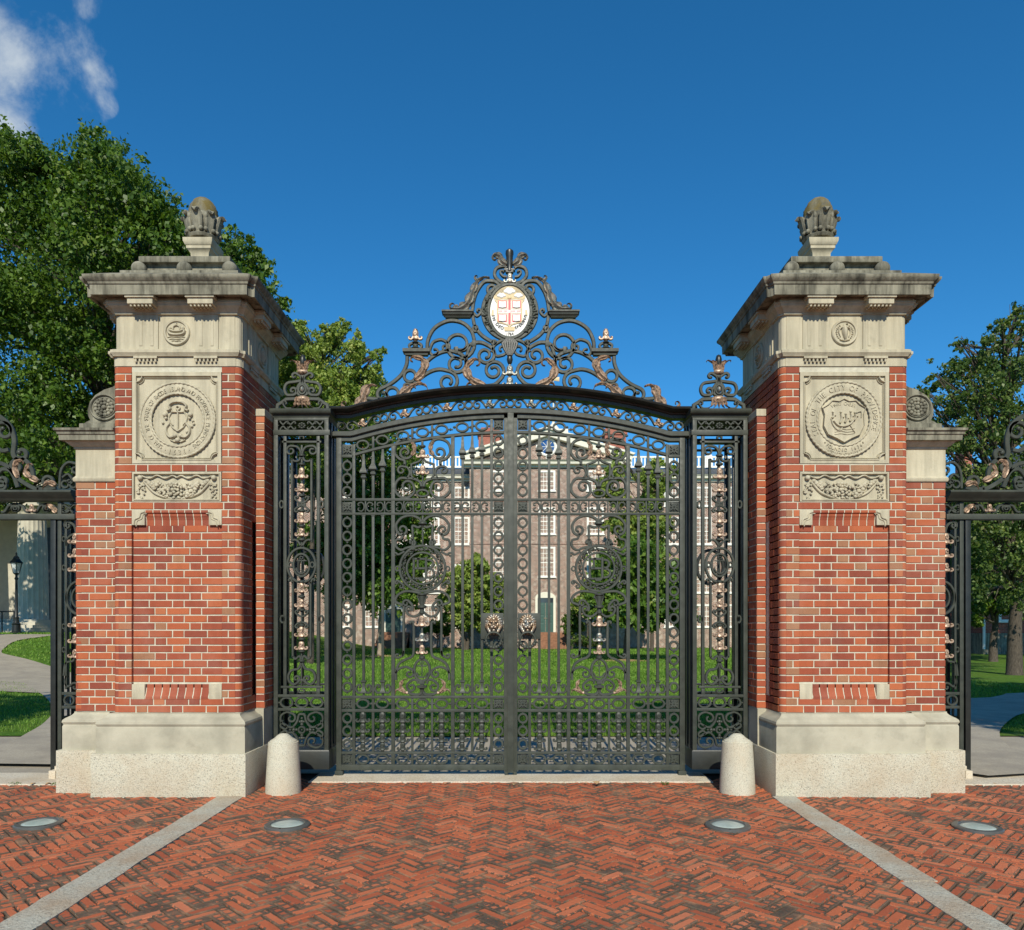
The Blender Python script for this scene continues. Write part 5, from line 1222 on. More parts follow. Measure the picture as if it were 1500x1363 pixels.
# ------------------------------------------------------------------ smaller gateways at the sides
def side_gate(mir):
    sd = 'right' if mir else 'left'
    p = Pen(7.45, .03, mir); A = -55.0
    g = thing('side_gate_overthrow', 'wrought iron scroll crest over the side gateway at the ' + sd + ' edge of the photo', 'gate crest', (p.P(A, 0)[0], p.y, 3.0), 'crests over the side gateways')
    p.begin(); p.bar(-225, 754, 113, 762, .09); p.end('beam', 'iron', g)
    bm = BM(); X0, X1 = sorted((p.P(-225, 0)[0], p.P(114, 0)[0])); Z = lambda y: p.P(0, y)[1]
    loft(bm, [[(x, p.y + yy, Z(y)) for y, yy in [(735, .05), (735, -.06), (731, -.08), (728, -.11), (724, -.13), (721.5, -.12), (720.5, -.10), (720.5, .11)]] for x in (X0, X1)]); obj('cornice', bm, 'iron', g, AUTO)
    p.at(0, 560, 2.2692); p.begin()
    for k in range(-5, 2):
        x = 105 + k * 105; p.scroll([(x + 6, 432), (x + 18, 430), (x + 30, 412), (x + 48, 406)], 7, None, (1, 14, 1.0), 4); p.scroll([(x - 6, 432), (x - 18, 430), (x - 30, 412), (x - 48, 406)], 7, None, (-1, 14, 1.0), 4); p.ring(x - 52.5 - 0, 421, 9, 9, 6, 16)
    def half():
        w = 12
        p.scroll([(186, 350), (160, 356), (120, 355), (88, 340), (60, 320), (30, 285), (0, 270), (-40, 272)], w, None, (1, 34, 1.1)); p.scroll([(110, 330), (108, 295), (90, 265), (65, 252), (45, 265)], w, None, (-1, 20, 1.0))
        p.scroll([(45, 232), (48, 190), (35, 150), (5, 120), (-40, 100), (-90, 96)], w + 2, (-1, 26, 1.0), None); p.scroll([(30, 225), (5, 228), (-20, 205), (-20, 165)], w, None, (1, 34, 1.2))
        p.scroll([(60, 350), (40, 300), (10, 290), (-10, 310)], w, None, (-1, 24, 1.0)); p.ring(5, 345, 16, 14, 8, 18); p.ring(160, 330, 16, 16, 9, 18)
        p.scroll([(-20, 350), (-60, 300), (-110, 290)], w, None, (1, 30, 1.0)); p.scroll([(-50, 250), (-80, 200), (-120, 160)], w)
        p.rib([(128, 345), (128, 360)], 8)
    p.both(A, half); p.end('crest_scrollwork', 'iron', g)
    for ax in (None, A):
        p.ax = ax
        p.begin(); p.leaf([(62, 320), (52, 285), (60, 265), (72, 262)], 26, 4, -.01, (1, 8, .5)); p.end('gilt_leaf', 'gilt', g)
        p.begin(); p.leaf([(130, 330), (105, 318), (88, 300), (95, 278)], 28, 4, -.01, (1, 10, .5)); p.end('gilt_leaf', 'gilt', g)
        p.begin(); p.leaf([(188, 345), (165, 335), (150, 345), (145, 358)], 26, 3, -.01); p.leaf([(160, 340), (178, 332), (190, 340)], 18, 2, -.012); p.end('gilt_leaf', 'gilt', g)
        p.begin(); p.leaf([(190, 435), (178, 420), (162, 408), (155, 425)], 24, 3, -.01); p.end('gilt_leaf', 'gilt', g)
        p.begin(); p.husk(108, 420, 30, 28, -.012); p.end('gilt_bud', 'gilt', g)
    p.ax = None; p.at(0, 0, 1)
    # half-hidden pilaster between the gateway and the pier
    g = thing('side_iron_pilaster', 'narrow openwork iron pilaster half hidden behind the ' + sd + ' brick pier', 'gate post', (p.P(100, 0)[0], p.y, 0), 'iron pilasters of the side gateways')
    p.begin(); p.bar(86.5, 736, 92, 1118, .05); p.bar(140, 736, 145, 1118, .05); p.bar(86.5, 754, 145, 760, .05); p.bar(96, 766, 99, 1010, .03); p.bar(86.5, 1014, 145, 1018, .04); p.bar(86.5, 1034, 145, 1038, .04); p.end('front_frame', 'iron', g)
    p.begin(); B_ = 114
    p.scroll([(B_, 790), (B_ - 4, 772), (B_ - 10, 766)], 3, None, (-1, 6, 1.0)); p.scroll([(B_ - 1, 782), (B_ - 8, 784), (99, 790), (98, 800)], 2.6)
    p.ring(B_ + 2, 876, 18, 24, 3, 34); p.ring(B_ + 2, 876, 10, 15, 2.4, 26); p.scroll([(98, 990), (96, 1000), (100, 1006), (106, 1002)], 2.6, None, (1, 6, .9)); p.scroll([(B_, 955), (B_ - 6, 968), (97, 972), (94, 990)], 2.6)
    for y in (790, 832, 918, 952): p.ring(94.3, y, 2.2, 3.6, 1.6, 14)
    p.bar(B_ - 1, 770, B_ + 1, 1005, .02); p.ring(B_ - 12, 1026, 7, 7, 2.6, 22); p.ring(B_ + 7, 1026, 7, 7, 2.6, 22)
    p.scroll([(B_ - 16, 1052), (B_ - 8, 1060), (B_ - 16, 1070), (94, 1062)], 2.6, None, (1, 7, 1.0)); p.scroll([(B_ - 16, 1082), (B_ - 4, 1070), (B_, 1080)], 2.6, None, (1, 6, 1.0)); p.scroll([(96, 741), (101, 744), (106, 741)], 2, (-1, 3, .6), (-1, 3, .6)); p.scroll([(96, 750), (101, 746), (106, 750)], 2, (1, 3, .6), (1, 3, .6))
    p.end('scrollwork', 'iron', g)
    for y, h in ((790, 17), (811, 15), (832, 14), (912, 17), (936, 15), (958, 14)): p.begin(); p.husk(B_ - 2, y, 19, h, -.012); p.end('gilt_husk', 'gilt', g)
    p.begin(); p.bar(85, 1103, 146, 1120, .30, .10); p.end('plinth', 'blackiron', g); p.begin(); p.bar(86.5, 740, 91, 1104, .04, .22); p.bar(98, 740, 101, 1104, .04, .22); p.end('back_frame', 'blackiron', g)  # back frame's shade is put in by the darker iron
    p.begin(); p.scroll([(88, 716), (90, 690), (100, 678), (112, 680)], 3.2, None, (1, 8, 1.0)); p.scroll([(92, 700), (100, 695), (106, 702)], 2.6, None, (1, 5, .9)); p.ring(96, 710, 5, 5, 2.6, 18); p.ring(108, 710, 5, 5, 2.6, 18); p.end('cresting', 'iron', g)
    # the open leaf, seen on edge
    g = thing('open_side_gate', 'dark iron gate leaf standing open, seen on edge at the ' + sd + ' side', 'gate', (p.P(78, 0)[0], p.y, 0), 'open leaves of the side gates')
    p.begin(); p.bar(71.5, 762, 76, 1124, .05, .05); p.bar(76.5, 762, 84, 1128, .06, .0); p.end('hanging_stile', 'blackiron', g)
    bm = BM(); x = p.P(74, 0)[0]
    for z in (.22, .55, 1.25, 2.3, 2.5): box(bm, x - .015, x + .015, p.y + .08, p.y + 1.25, z - .02, z + .02)
    box(bm, x - .02, x + .02, p.y + 1.23, p.y + 1.27, .1, 2.55)
    for k in range(9): box(bm, x - .009, x + .009, p.y + .17 + k * .12, p.y + .19 + k * .12, .22, 2.5)
    obj('leaf_bars', bm, 'blackiron', g)
    p = Pen(7.2, .03, mir)
    for a, b, y0, y1, nm in ((69, 79, 1130, 1149, 0), (74, 90, 1124, 1149, 1)):
        bm = BM(); X = sorted((p.P(a, 0)[0], p.P(b, 0)[0])); box(bm, X[0], X[1], -.20 + .04 * nm, .25, -.03, p.P(0, y0)[1], .006)
        tag(obj('granite_block', bm, 'sill', None, AUTO), ('lower and outer ' if not nm else 'taller and inner ') + 'stained granite block at the foot of the ' + sd + ' side gate', 'block', 'granite blocks at the side gates')
side_gate(False); side_gate(True)
# ------------------------------------------------------------------ ground
def ss(t): t = max(0., min(1., t)); return t * t * (3 - 2 * t)
def gh(x, y): return 1.22 * ss((y - 6) / 22) * ss((-x - 9) / 8)
def ground_at(px, py):
    d = 7.0
    while d < 120:
        if CH + (HY - py) * d / F <= gh(xx(px, d), d - CD): break
        d += .03
    return (xx(px, d), d - CD)
bm = BM(); v = [bm.verts.new(p) for p in ((-1500, -1500, -.012), (1500, -1500, -.012), (1500, .3, -.012), (-1500, .3, -.012))]; bm.faces.new(v); struct('plaza_ground', bm, 'joint')
bm = BM(); tl = bm.faces.layers.float.new('tone'); gl_ = bm.faces.layers.float.new('grime'); uvl = bm.loops.layers.uv.new('brick'); Wb = .0650; c45 = sqrt(.5); rs = random.Random(21)
def warp(x, y): return (x + .012 * sin(1.9 * y + .7 * x) + .008 * sin(4.3 * x - 2.2 * y), y + .012 * sin(1.6 * x - .9 * y) + .008 * sin(3.7 * y + 2.9 * x))
for i in range(-200, 201):
    for j in range(-200, 201):
        k = (i - j) % 6
        if k not in (0, 5) or abs(i - j) * Wb > 11.2: continue
        a0, b0 = i * Wb, j * Wb; a1, b1 = (a0 + 3 * Wb, b0 + Wb) if k == 0 else (a0 + Wb, b0 + 3 * Wb)
        ca, cb = (a0 + a1) / 2, (b0 + b1) / 2; X_, Y_ = (ca - cb) * c45, (ca + cb) * c45 - 5.0
        if abs(X_) > 7.6 or Y_ < -8.6 or Y_ > -.16: continue
        if any(x0 < X_ < x1 for x0, x1 in ((-2.55, -2.37), (2.32, 2.48))) and Y_ < -.9: continue
        g = .0034; z = rs.uniform(-.003, .003); e = .005; an = rs.gauss(0, .013); hx, hy = (a1 - a0) / 2 - g, (b1 - b0) / 2 - g; cA, sA = cos(an), sin(an); hx += rs.uniform(-.004, .001); hy += rs.uniform(-.003, .001)
        tz = [rs.uniform(-.002, .002) for _ in range(4)]
        R4 = lambda p: (ca + p[0] * cA - p[1] * sA, cb + p[0] * sA + p[1] * cA)
        def W3(p, h):
            a, b = R4(p); x, y = warp((a - b) * c45, (a + b) * c45 - 5.0); return (x, y, h)
        cor = [(-1, -1), (1, -1), (1, 1), (-1, 1)]
        B_ = [bm.verts.new(W3((hx * p, hy * q), -.014)) for p, q in cor]; M_ = [bm.verts.new(W3((hx * p, hy * q), z + h - .004)) for (p, q), h in zip(cor, tz)]
        e2 = [(hx - e) * 1, (hy - e) * 1]; jt_ = [(rs.uniform(-.002, .002), rs.uniform(-.002, .002)) for _ in range(4)]
        T_ = [bm.verts.new(W3((e2[0] * p + jx, e2[1] * q + jy), z + h)) for (p, q), (jx, jy), h in zip(cor, jt_, tz)]
        t = rs.random(); gr = rs.random()
        fs = [bm.faces.new(T_)] + [bm.faces.new(s_) for m_ in range(4) for s_ in ([B_[m_], B_[(m_ + 1) % 4], M_[(m_ + 1) % 4], M_[m_]], [M_[m_], M_[(m_ + 1) % 4], T_[(m_ + 1) % 4], T_[m_]])]
        for f in fs: f[tl] = t; f[gl_] = gr
        uvs = [(0, 0), (3, 0), (3, 1), (0, 1)] if k == 0 else [(0, 0), (0, 1), (3, 1), (3, 0)]
        for lp, q in zip(fs[0].loops, uvs): lp[uvl].uv = q
struct('brick_paving', bm, 'paver')
def rough_slab(bm, x0, x1, y0, y1, zt, nx, ny, amp=.004, edge=.008):
    V = [[bm.verts.new((x0 + (x1 - x0) * i / nx + (edge * (.6 * sin(j * 1.3 + x0 * 9 + i) + .7 * sin(j * .37 + i)) * .5 if i in (0, nx) else 0), y0 + (y1 - y0) * j / ny, zt + rs.uniform(-amp, amp) - (.004 if i in (0, nx) else 0))) for j in range(ny + 1)] for i in range(nx + 1)]
    for i in range(nx):
        for j in range(ny): bm.faces.new([V[i][j], V[i + 1][j], V[i + 1][j + 1], V[i][j + 1]])
    rim = [V[i][0] for i in range(nx + 1)] + [V[nx][j] for j in range(1, ny + 1)] + [V[i][ny] for i in range(nx - 1, -1, -1)] + [V[0][j] for j in range(ny - 1, 0, -1)]
    lo_ = [bm.verts.new((v.co.x, v.co.y, -.05)) for v in rim]; n = len(rim)
    for k in range(n): bm.faces.new([rim[k], lo_[k], lo_[(k + 1) % n], rim[(k + 1) % n]])
for pcs in ([(-2.575, -2.352, -4.05, -.925), (-2.57, -2.35, -8.6, -4.06)], [(2.30, 2.50, -3.1, -.925), (2.275, 2.475, -8.6, -3.115)]):
    bm = BM()
    for q in pcs: rough_slab(bm, *q, .009, 6, int((q[3] - q[2]) * 9), .003, .010)
    struct('granite_strip', bm, 'kerbstone', AUTO)
bm = BM(); rough_slab(bm, -1.95, 1.95, -.32, .16, .012, 40, 4, .002, .003); rough_slab(bm, -9, -3.9, -.44, .10, .012, 30, 4, .002, .003); rough_slab(bm, 3.9, 9, -.44, .10, .012, 30, 4, .002, .003); struct('gate_sill', bm, 'sill', AUTO)
bm = BM(); v = [bm.verts.new(p) for p in ((-70, .10, .004), (70, .10, .004), (70, 3.6, .004), (-70, 3.6, .004))]; bm.faces.new(v); struct('pavement', bm, 'path')
# paths running back on both sides
PA = [(-250, 1000), (0, 1000), (40, 1008), (66, 1024), (77, 1044), (66, 1062), (40, 1079), (0, 1097), (-120, 1120), (170, 1122), (190, 1080), (150, 1010), (110, 990), (73, 978), (40, 968), (10, 961), (2, 957), (8, 950), (26, 940), (73, 933.2), (90, 931.4), (0, 930.8), (-250, 932)]
PB = [(1250, 1021), (1425, 1026), (1470, 1021), (1500, 1018), (1750, 1012), (1750, 1030), (1560, 1040), (1500, 1049), (1478, 1060), (1464, 1078), (1475, 1096), (1500, 1106), (1640, 1126), (1330, 1126)]
polys = []
for P_ in (PA, PB):
    q = [ground_at(*a) for a in P_]; q = crspline(q + q[:1], 3)[:-1]; polys.append(np.array(q)); bm = BM(); f = bm.faces.new([bm.verts.new((x, y, 0)) for x, y in q]); bmesh.ops.triangulate(bm, faces=[f])
    for _ in range(4):
        es = [e for e in bm.edges if e.calc_length() > .9]
        if es: bmesh.ops.subdivide_edges(bm, edges=es, cuts=1); bmesh.ops.triangulate(bm, faces=bm.faces)
    for v in bm.verts: v.co.z = gh(v.co.x, v.co.y) + .045
    struct('path', bm, 'path')
bm = BM(); xs = [-1500, -400, -120] + list(np.arange(-60, 61, 1.)) + [120, 400, 1500]; ys = [2.62, 3.0, 3.4] + list(np.arange(4, 62, 1.)) + [120, 400, 1500]
V = [[bm.verts.new((x, y + (.03 * sin(x * 3.1) + .02 * sin(x * 7.7) if y < 2.9 else 0), gh(x, y) + .02)) for y in ys] for x in xs]
for i in range(len(xs) - 1):
    for j in range(len(ys) - 1): bm.faces.new([V[i][j], V[i + 1][j], V[i + 1][j + 1], V[i][j + 1]])
struct('lawn', bm, 'lawn', True)

def np_mesh(name, verts, nper, tones, mat, parent=None):
    """many small faces of nper corners each"""
    n = len(verts) // nper; me = bpy.data.meshes.new(name); me.vertices.add(len(verts)); me.vertices.foreach_set('co', np.asarray(verts, np.float32).ravel())
    me.loops.add(len(verts)); me.loops.foreach_set('vertex_index', np.arange(len(verts), dtype=np.int32)); me.polygons.add(n)
    me.polygons.foreach_set('loop_start', np.arange(0, len(verts), nper, dtype=np.int32)); me.polygons.foreach_set('loop_total', np.full(n, nper, np.int32)); me.update(calc_edges=True)
    at = me.attributes.new('tone', 'FLOAT', 'FACE'); at.data.foreach_set('value', np.asarray(tones, np.float32)); me.materials.append(MT[mat])
    o = bpy.data.objects.new(name, me); COL.objects.link(o)
    if parent: attach(o, parent)
    return o
def inside(px, py, poly):
    r = np.zeros(len(px), bool); n = len(poly); j = n - 1
    for i in range(n):
        xi, yi = poly[i]; xj, yj = poly[j]; c = ((yi > py) != (yj > py)) & (px < (xj - xi) * (py - yi) / (yj - yi + 1e-12) + xi); r ^= c; j = i
    return r
ghv = lambda x, y: 1.22 * (lambda t: t * t * (3 - 2 * t))(np.clip((y - 6) / 22, 0, 1)) * (lambda t: t * t * (3 - 2 * t))(np.clip((-x - 9) / 8, 0, 1))
def blades(regions):
    A = []; TT = []
    for x0, x1, y0, y1, n, h0 in regions:
        y = y0 + (y1 - y0) * rng.random(n) ** 1.5; x = rng.uniform(x0, x1, n)
        k = ~(inside(x, y, polys[0]) | inside(x, y, polys[1])); x, y = x[k], y[k]; n = len(x); a = rng.uniform(0, 2 * pi, n); h = h0 * rng.uniform(.5, 1.2, n) * (1 + .02 * (y - 3)); w = .006 + .0009 * (y - 3)
        z = ghv(x, y) + .018; dx, dy = np.cos(a) * w, np.sin(a) * w; lx, ly = rng.normal(0, .45, n) * h, rng.normal(0, .45, n) * h
        T_ = np.stack([np.stack([x - dx, y - dy, z], 1), np.stack([x + dx, y + dy, z], 1), np.stack([x + lx, y + ly, z + h], 1)], 1).reshape(-1, 3); A.append(T_)
        TT.append(np.clip(rng.normal(.5, .22, n) + .25 * np.sin(x * 1.7) * np.sin(y * 1.1), 0, 1))
    tag(np_mesh('grass', np.concatenate(A), 3, np.concatenate(TT), 'grassblade'), 'short mown green grass of the lawn behind the gate', 'grass', None, 'stuff')
blades([(-6, 6, 2.6, 9, 95000, .045), (-9, 9, 8, 20, 60000, .05), (-14, 14, 18, 42, 40000, .055), (-14, -6, 3, 14, 25000, .045), (-24, -13, 12, 28, 20000, .05), (7, 13, 3, 18, 30000, .045)])

# ------------------------------------------------------------------ bollards, ground lights
def bollard():
    g = thing('granite_bollard', '', 'bollard', (0, 0, 0), 'granite bollards in front of the gate')
    bm = BM(); lathe(bm, [(.158, -.03), (.157, .02), (.154, .10), (.1345, .445), (.1325, .455), (.120, .458)], 0, 0, 40); bo = obj('shaft', bm, 'bollard', g, AUTO)
    bm = BM(); lathe(bm, [(.121, .455), (.119, .466), (.105, .476), (.078, .492), (.058, .512), (.034, .528), (.001, .533)], 0, 0, 40); obj('cap', bm, 'bollard', g, AUTO); return g
def copy_thing(o):
    c = o.copy(); COL.objects.link(c)
    for ch in list(o.children):
        d = ch.copy(); COL.objects.link(d); d.parent = c
        for e in list(ch.children): f_ = e.copy(); COL.objects.link(f_); f_.parent = d
    return c
b = bollard(); b.location = (-2.065, -.72, 0); b['label'] = 'short pale granite bollard at the corner of the left brick pier'
c = copy_thing(b); c.location = (2.06, -.72, 0); c.rotation_euler[2] = 1.3; c['label'] = 'short pale granite bollard at the corner of the right brick pier'
def glight():
    g = thing('ground_light', '', 'ground light', (0, 0, 0), 'round lights set in the brick paving')
    bm = BM(); lathe(bm, [(.118, .006), (.120, .014), (.128, .019), (.160, .017), (.168, .010), (.170, -.02)], 0, 0, 48); obj('rim', bm, 'steel', g, AUTO)
    bm = BM(); lathe(bm, [(.121, .004), (.121, .012), (.09, .017), (.045, .020), (.001, .021)], 0, 0, 48); obj('lens', bm, 'lens', g, True)
    bm = BM()
    for k in range(3): a = 2.1 * k + .4; lathe(bm, [(.008, .012), (.008, .020), (.001, .021)], .145 * cos(a), .145 * sin(a), 10)
    objs('screw', bm, 'blackiron', g); return g
L0 = None
for px, py, lb in ((57.5, 1208, 'round ground light in the bricks at the far left, outside the left granite strip'), (421, 1210, 'round ground light in front of the left bollard'), (1066, 1211, 'round ground light in front of the right bollard'), (1432, 1214, 'round ground light in the bricks at the far right, outside the right granite strip')):
    d = CH * F / (py - HY); o = copy_thing(L0) if L0 else glight(); L0 = L0 or o; o.location = (xx(px, d), d - CD, .002); o.rotation_euler = (0, 0, px); o['label'] = lb

# fallen leaves and weeds on the bricks
bm = BM(); o = [(0, 0), (.2, .1), (.45, .35), (.3, .3), (.55, .7), (.25, .6), (.1, 1.), (-.1, .7), (-.3, .75), (-.25, .5), (-.6, .5), (-.35, .2), (-.15, .08)]
vs = [bm.verts.new((a * .05, b * .06, .006 + .018 * abs(a) + .012 * sin(3 * b))) for a, b in o]; bm.faces.new(vs); bmesh.ops.triangulate(bm, faces=bm.faces)
lf = obj('fallen_leaf', bm, 'leaflitter', None, False); first = True
sol = lf.modifiers.new('t', 'SOLIDIFY'); sol.thickness = .0012
for k, (px, py, s_) in enumerate([(873, 1338, 1.5), (52, 1262, .8), (76, 1299, .9), (211, 1252, .7), (404, 1302, .7), (418, 1293, .6), (195, 1358, .9), (130, 1348, .6), (652, 1220, .45), (803, 1219, .55), (855, 1206, .6), (975, 1205, .5), (920, 1300, .6), (1010, 1195, .5), (1132, 1349, .7), (1085, 1296, .5), (1360, 1254, .5), (1402, 1274, .5), (643, 1318, .5), (752, 1326, .5), (320, 1241, .5), (288, 1243, .4), (1460, 1318, .5), (1118, 1157, .5), (1124, 1160, .5), (1115, 1152, .4)]):
    q = lf if first else lf.copy()
    if not first: COL.objects.link(q)
    first = False; x, y = ground_at(px, py); q.location = (x, y, .004); q.rotation_euler = (rs.uniform(-.2, .2), rs.uniform(-.2, .2), rs.uniform(0, 6)); q.scale = (s_, s_, s_)
    tag(q, 'large curled dry leaf lying on the bricks near the bottom centre' if k == 0 else 'small dry leaf lying on the brick paving', 'leaf', 'fallen leaves on the paving')
W0 = None
for k, (px, py) in enumerate([(240, 1341), (295, 1337), (158, 1318), (1155, 1227), (1084, 1171), (1202, 1343), (1355, 1183), (22, 1237), (84, 1219), (200, 1186), (974, 1309), (1397, 1210)]):
    if W0 is None:
        bm = BM()
        for m_ in range(26):
            a = rs.uniform(0, 6.28); r = rs.uniform(.0, .05); x, y = r * cos(a), r * sin(a); b = rs.uniform(0, 6.28); l_ = rs.uniform(.010, .022)
            vs = [bm.verts.new(p) for p in ((x, y, .004), (x + l_ * cos(b), y + l_ * sin(b), .014), (x + l_ * 1.4 * cos(b + .4), y + l_ * 1.4 * sin(b + .4), .018), (x + l_ * cos(b + .8), y + l_ * sin(b + .8), .012))]; bm.faces.new(vs)
        W0 = q = obj('weed_tuft', bm, 'grassblade')
    else: q = W0.copy(); COL.objects.link(q)
    x, y = ground_at(px, py); q.location = (x, y, .002); q.rotation_euler[2] = k * 1.7; q.scale = (.9 + .3 * (k % 3), .8, 1)
    tag(q, 'tiny green weed growing in a joint of the brick paving', 'weed', 'weeds between the paving bricks')

# ------------------------------------------------------------------ buildings
def window(parent, cx, zb, w, h, y, cols, rows, glass='skyglass', curtain=None, fw=.14):
    bm = BM()
    for x0, x1, z0, z1 in ((cx - w / 2 - fw, cx - w / 2, zb - .02, zb + h + fw), (cx + w / 2, cx + w / 2 + fw, zb - .02, zb + h + fw), (cx - w / 2, cx + w / 2, zb + h, zb + h + fw), (cx - w / 2, cx + w / 2, zb - .02, zb + .05)): box(bm, x0, x1, y - .05, y + .06, z0, z1)
    for k in range(1, cols): x = cx - w / 2 + w * k / cols; box(bm, x - .017, x + .017, y - .012, y + .03, zb + .05, zb + h)
    for k in range(1, rows): z = zb + h * k / rows; t = .035 if k == rows // 2 else .017; box(bm, cx - w / 2, cx + w / 2, y - .016, y + .026, z - t, z + t)
    f_ = obj('window', bm, 'whitetrim', parent); bm = BM(); box(bm, cx - w / 2, cx + w / 2, y + .022, y + .035, zb, zb + h); obj('pane', bm, glass, f_)
    bm = BM(); box(bm, cx - w / 2 - fw - .06, cx + w / 2 + fw + .06, y - .10, y + .04, zb - .12, zb - .022); obj('sill', bm, 'whitetrim', f_)
    return f_
def hall():
    D = 53.; k = D / F; X = lambda px, d=D: xx(px, d); Z = lambda py, d=D: zz(py, d); y = D - CD; DW = 54.6; yw = DW - CD
    g = thing('university_hall', 'long brick hall with white pediment, bull\'s eye window and balustrade behind the gate', 'building', (X(801), y, 0))
    bm = BM(); box(bm, X(688), X(914), y, y + 14, -.2, Z(685)); pv = obj('pavilion_wall', bm, 'hallbrick', g)
    bm = BM(); box(bm, X(688) - .03, X(914) + .03, y - .04, y + .2, Z(797.5), Z(795)); box(bm, X(688) - .02, X(914) + .02, y - .05, y + .2, -.2, .75); objs('band_course', bm, 'hallbrick', g)
    bm = BM(); box(bm, X(380, DW), X(688), yw, yw + 11, -.2, Z(705, DW)); box(bm, X(914), X(1200, DW), yw, yw + 11, -.2, Z(705, DW)); objs('wing_wall', bm, 'hallbrick', g)
    bm = BM()
    for a, b in ((X(380, DW) - .3, X(688)), (X(914), X(1200, DW) + .3)):
        loft(bm, [[(x, yw + q, z) for q, z in ((.1, Z(706, DW)), (-.12, Z(706, DW)), (-.14, Z(703, DW)), (-.38, Z(702, DW)), (-.40, Z(699.5, DW)), (-.52, Z(697, DW)), (.1, Z(697, DW)))] for x in (a, b)])
    objs('eaves_cornice', bm, 'cream', g)
    bm = BM()
    for a, b in ((X(380, DW) - .3, X(688)), (X(914), X(1200, DW) + .3)): loft(bm, [[(x, yw + q, z) for q, z in ((-.5, Z(697, DW) + .02), (3.0, Z(684, 57)), (8, Z(684, 57)), (11.4, Z(697, DW)))] for x in (a, b)])
    objs('roof', bm, 'slate', g)
    for a, b in ((X(380, 57), X(690, 57)), (X(918, 57), X(1200, 57))):
        bm = BM(); yb = 57.2 - CD; z0, z1 = Z(685, 57), Z(668, 57)
        box(bm, a, b, yb - .08, yb + .08, z1 - .12, z1); box(bm, a, b, yb - .08, yb + .08, z0, z0 + .14); n = int((b - a) / .26)
        for i in range(n): x = a + (b - a) * (i + .5) / n; box(bm, x - .055, x + .055, yb - .05, yb + .05, z0 + .13, z1 - .11)
        for i in range(int((b - a) / 3.2) + 1): x = a + i * 3.2; box(bm, x - .22, x + .22, yb - .14, yb + .14, z0, z1 + .1)
        obj('balustrade', bm, 'whitetrim', g)
    # pediment
    xa, xb, xm = X(683), X(919), X(801); za, zt = Z(677), Z(634.5)
    bm = BM(); prism(bm, [(xa + .5, Z(684)), (xb - .5, Z(684)), (xb - .5, za), (xm, zt - .35), (xa + .5, za)], y + .02, y + 13); obj('gable_wall', bm, 'hallbrick', g)
    bm = BM()
    loft(bm, [[(x, y + q, z) for q, z in ((.2, Z(685.5)), (-.15, Z(685.5)), (-.17, Z(683)), (-.42, Z(681.5)), (-.45, Z(678.5)), (-.6, Z(676)), (.2, Z(676)))] for x in (xa - .2, xb + .2)])
    for q in (-1, 1):
        e = (xm - xa + .25); prism(bm, [(xm - q * e, za - .05), (xm, zt - .3), (xm, zt + .18), (xm - q * (e + .1), za + .40)], y - .45, y + .3); prism(bm, [(xm - q * (e + .1), za + .40), (xm, zt + .18), (xm, zt + .32), (xm - q * (e + .25), za + .50)], y - .62, y + .3)
    obj('pediment_cornice', bm, 'cream', g)
    bm = BM(); prism(bm, [(xa - .3, za + .42), (xm, zt + .34), (xb + .3, za + .42), (xb - .2, za), (xa + .2, za)], y + .35, y + 13); obj('pediment_roof', bm, 'slate', g)
    bm = BM(); cx, cz = X(801.6), Z(655); torus(bm, (cx, y - .02, cz), .60, .10, 'y', 40, 8)
    for a in range(4): t = pi / 4 * a; dome_ribbon(bm, [(cx + .58 * cos(t), cz + .58 * sin(t)), (cx - .58 * cos(t), cz - .58 * sin(t))], .05, .03, y - .03)
    for a in range(4): t = pi / 2 * a; box(bm, cx + .72 * cos(t) - .09, cx + .72 * cos(t) + .09, y - .09, y, cz + .72 * sin(t) - .13, cz + .72 * sin(t) + .13)
    f_ = obj('round_window', bm, 'whitetrim', g, AUTO); bm = BM(); lathe(bm, [(.58, 0), (.58, .02)], 0, 0, 36); bmesh.ops.transform(bm, matrix=Matrix.Translation((cx, y - .02, cz)) @ Matrix.Rotation(pi / 2, 4, 'X'), verts=bm.verts); obj('pane', bm, 'skyglass', f_)
    for px in (731, 801, 872):
        window(g, X(px), Z(718.5), .94, 1.28, y, 4, 4); window(g, X(px), Z(782), .94, 1.75, y, 4, 6, 'skyglass'); window(g, X(px), Z(844.5), .94, 1.98, y, 4, 6, 'blind' if px == 801 else 'skyglass')
        if px != 801: window(g, X(px), Z(912), .94, 1.9, y, 4, 6, 'glass')
    for px in (500, 545, 590, 632, 676, 985, 1030, 1075):
        window(g, X(px, DW), Z(741, DW), .94, 1.25, yw, 4, 4, 'skyglass'); window(g, X(px, DW), Z(797, DW), .94, 1.85, yw, 4, 6, 'glass' if px == 676 else 'skyglass'); window(g, X(px, DW), Z(868, DW), .94, 1.95, yw, 4, 6, 'skyglass')
        if px not in (590,): window(g, X(px, DW), Z(918, DW), .94, 1.5, yw, 4, 4, 'redcurtain' if px == 632 else 'glass')
    # doors
    def door(px0, px1, pt, pb, d, yy, arch_):
        x0, x1, z0, z1 = X(px0, d), X(px1, d), Z(pb, d), Z(pt, d); bm = BM(); fw = .17
        box(bm, x0 - fw, x0, yy - .06, yy + .05, z0, z1 + .05); box(bm, x1, x1 + fw, yy - .06, yy + .05, z0, z1 + .05); n = 12; xm_ = (x0 + x1) / 2; hw = (x1 - x0) / 2
        prism(bm, [(x0 - fw, z1 + .04)] + [(xm_ + (hw + fw) * -cos(pi * i / n), z1 + .05 + .42 * sin(pi * i / n)) for i in range(n + 1)] + [(x1 + fw, z1 + .04)], yy - .055, yy + .05)
        fr = obj('door_frame', bm, 'cream', g); 
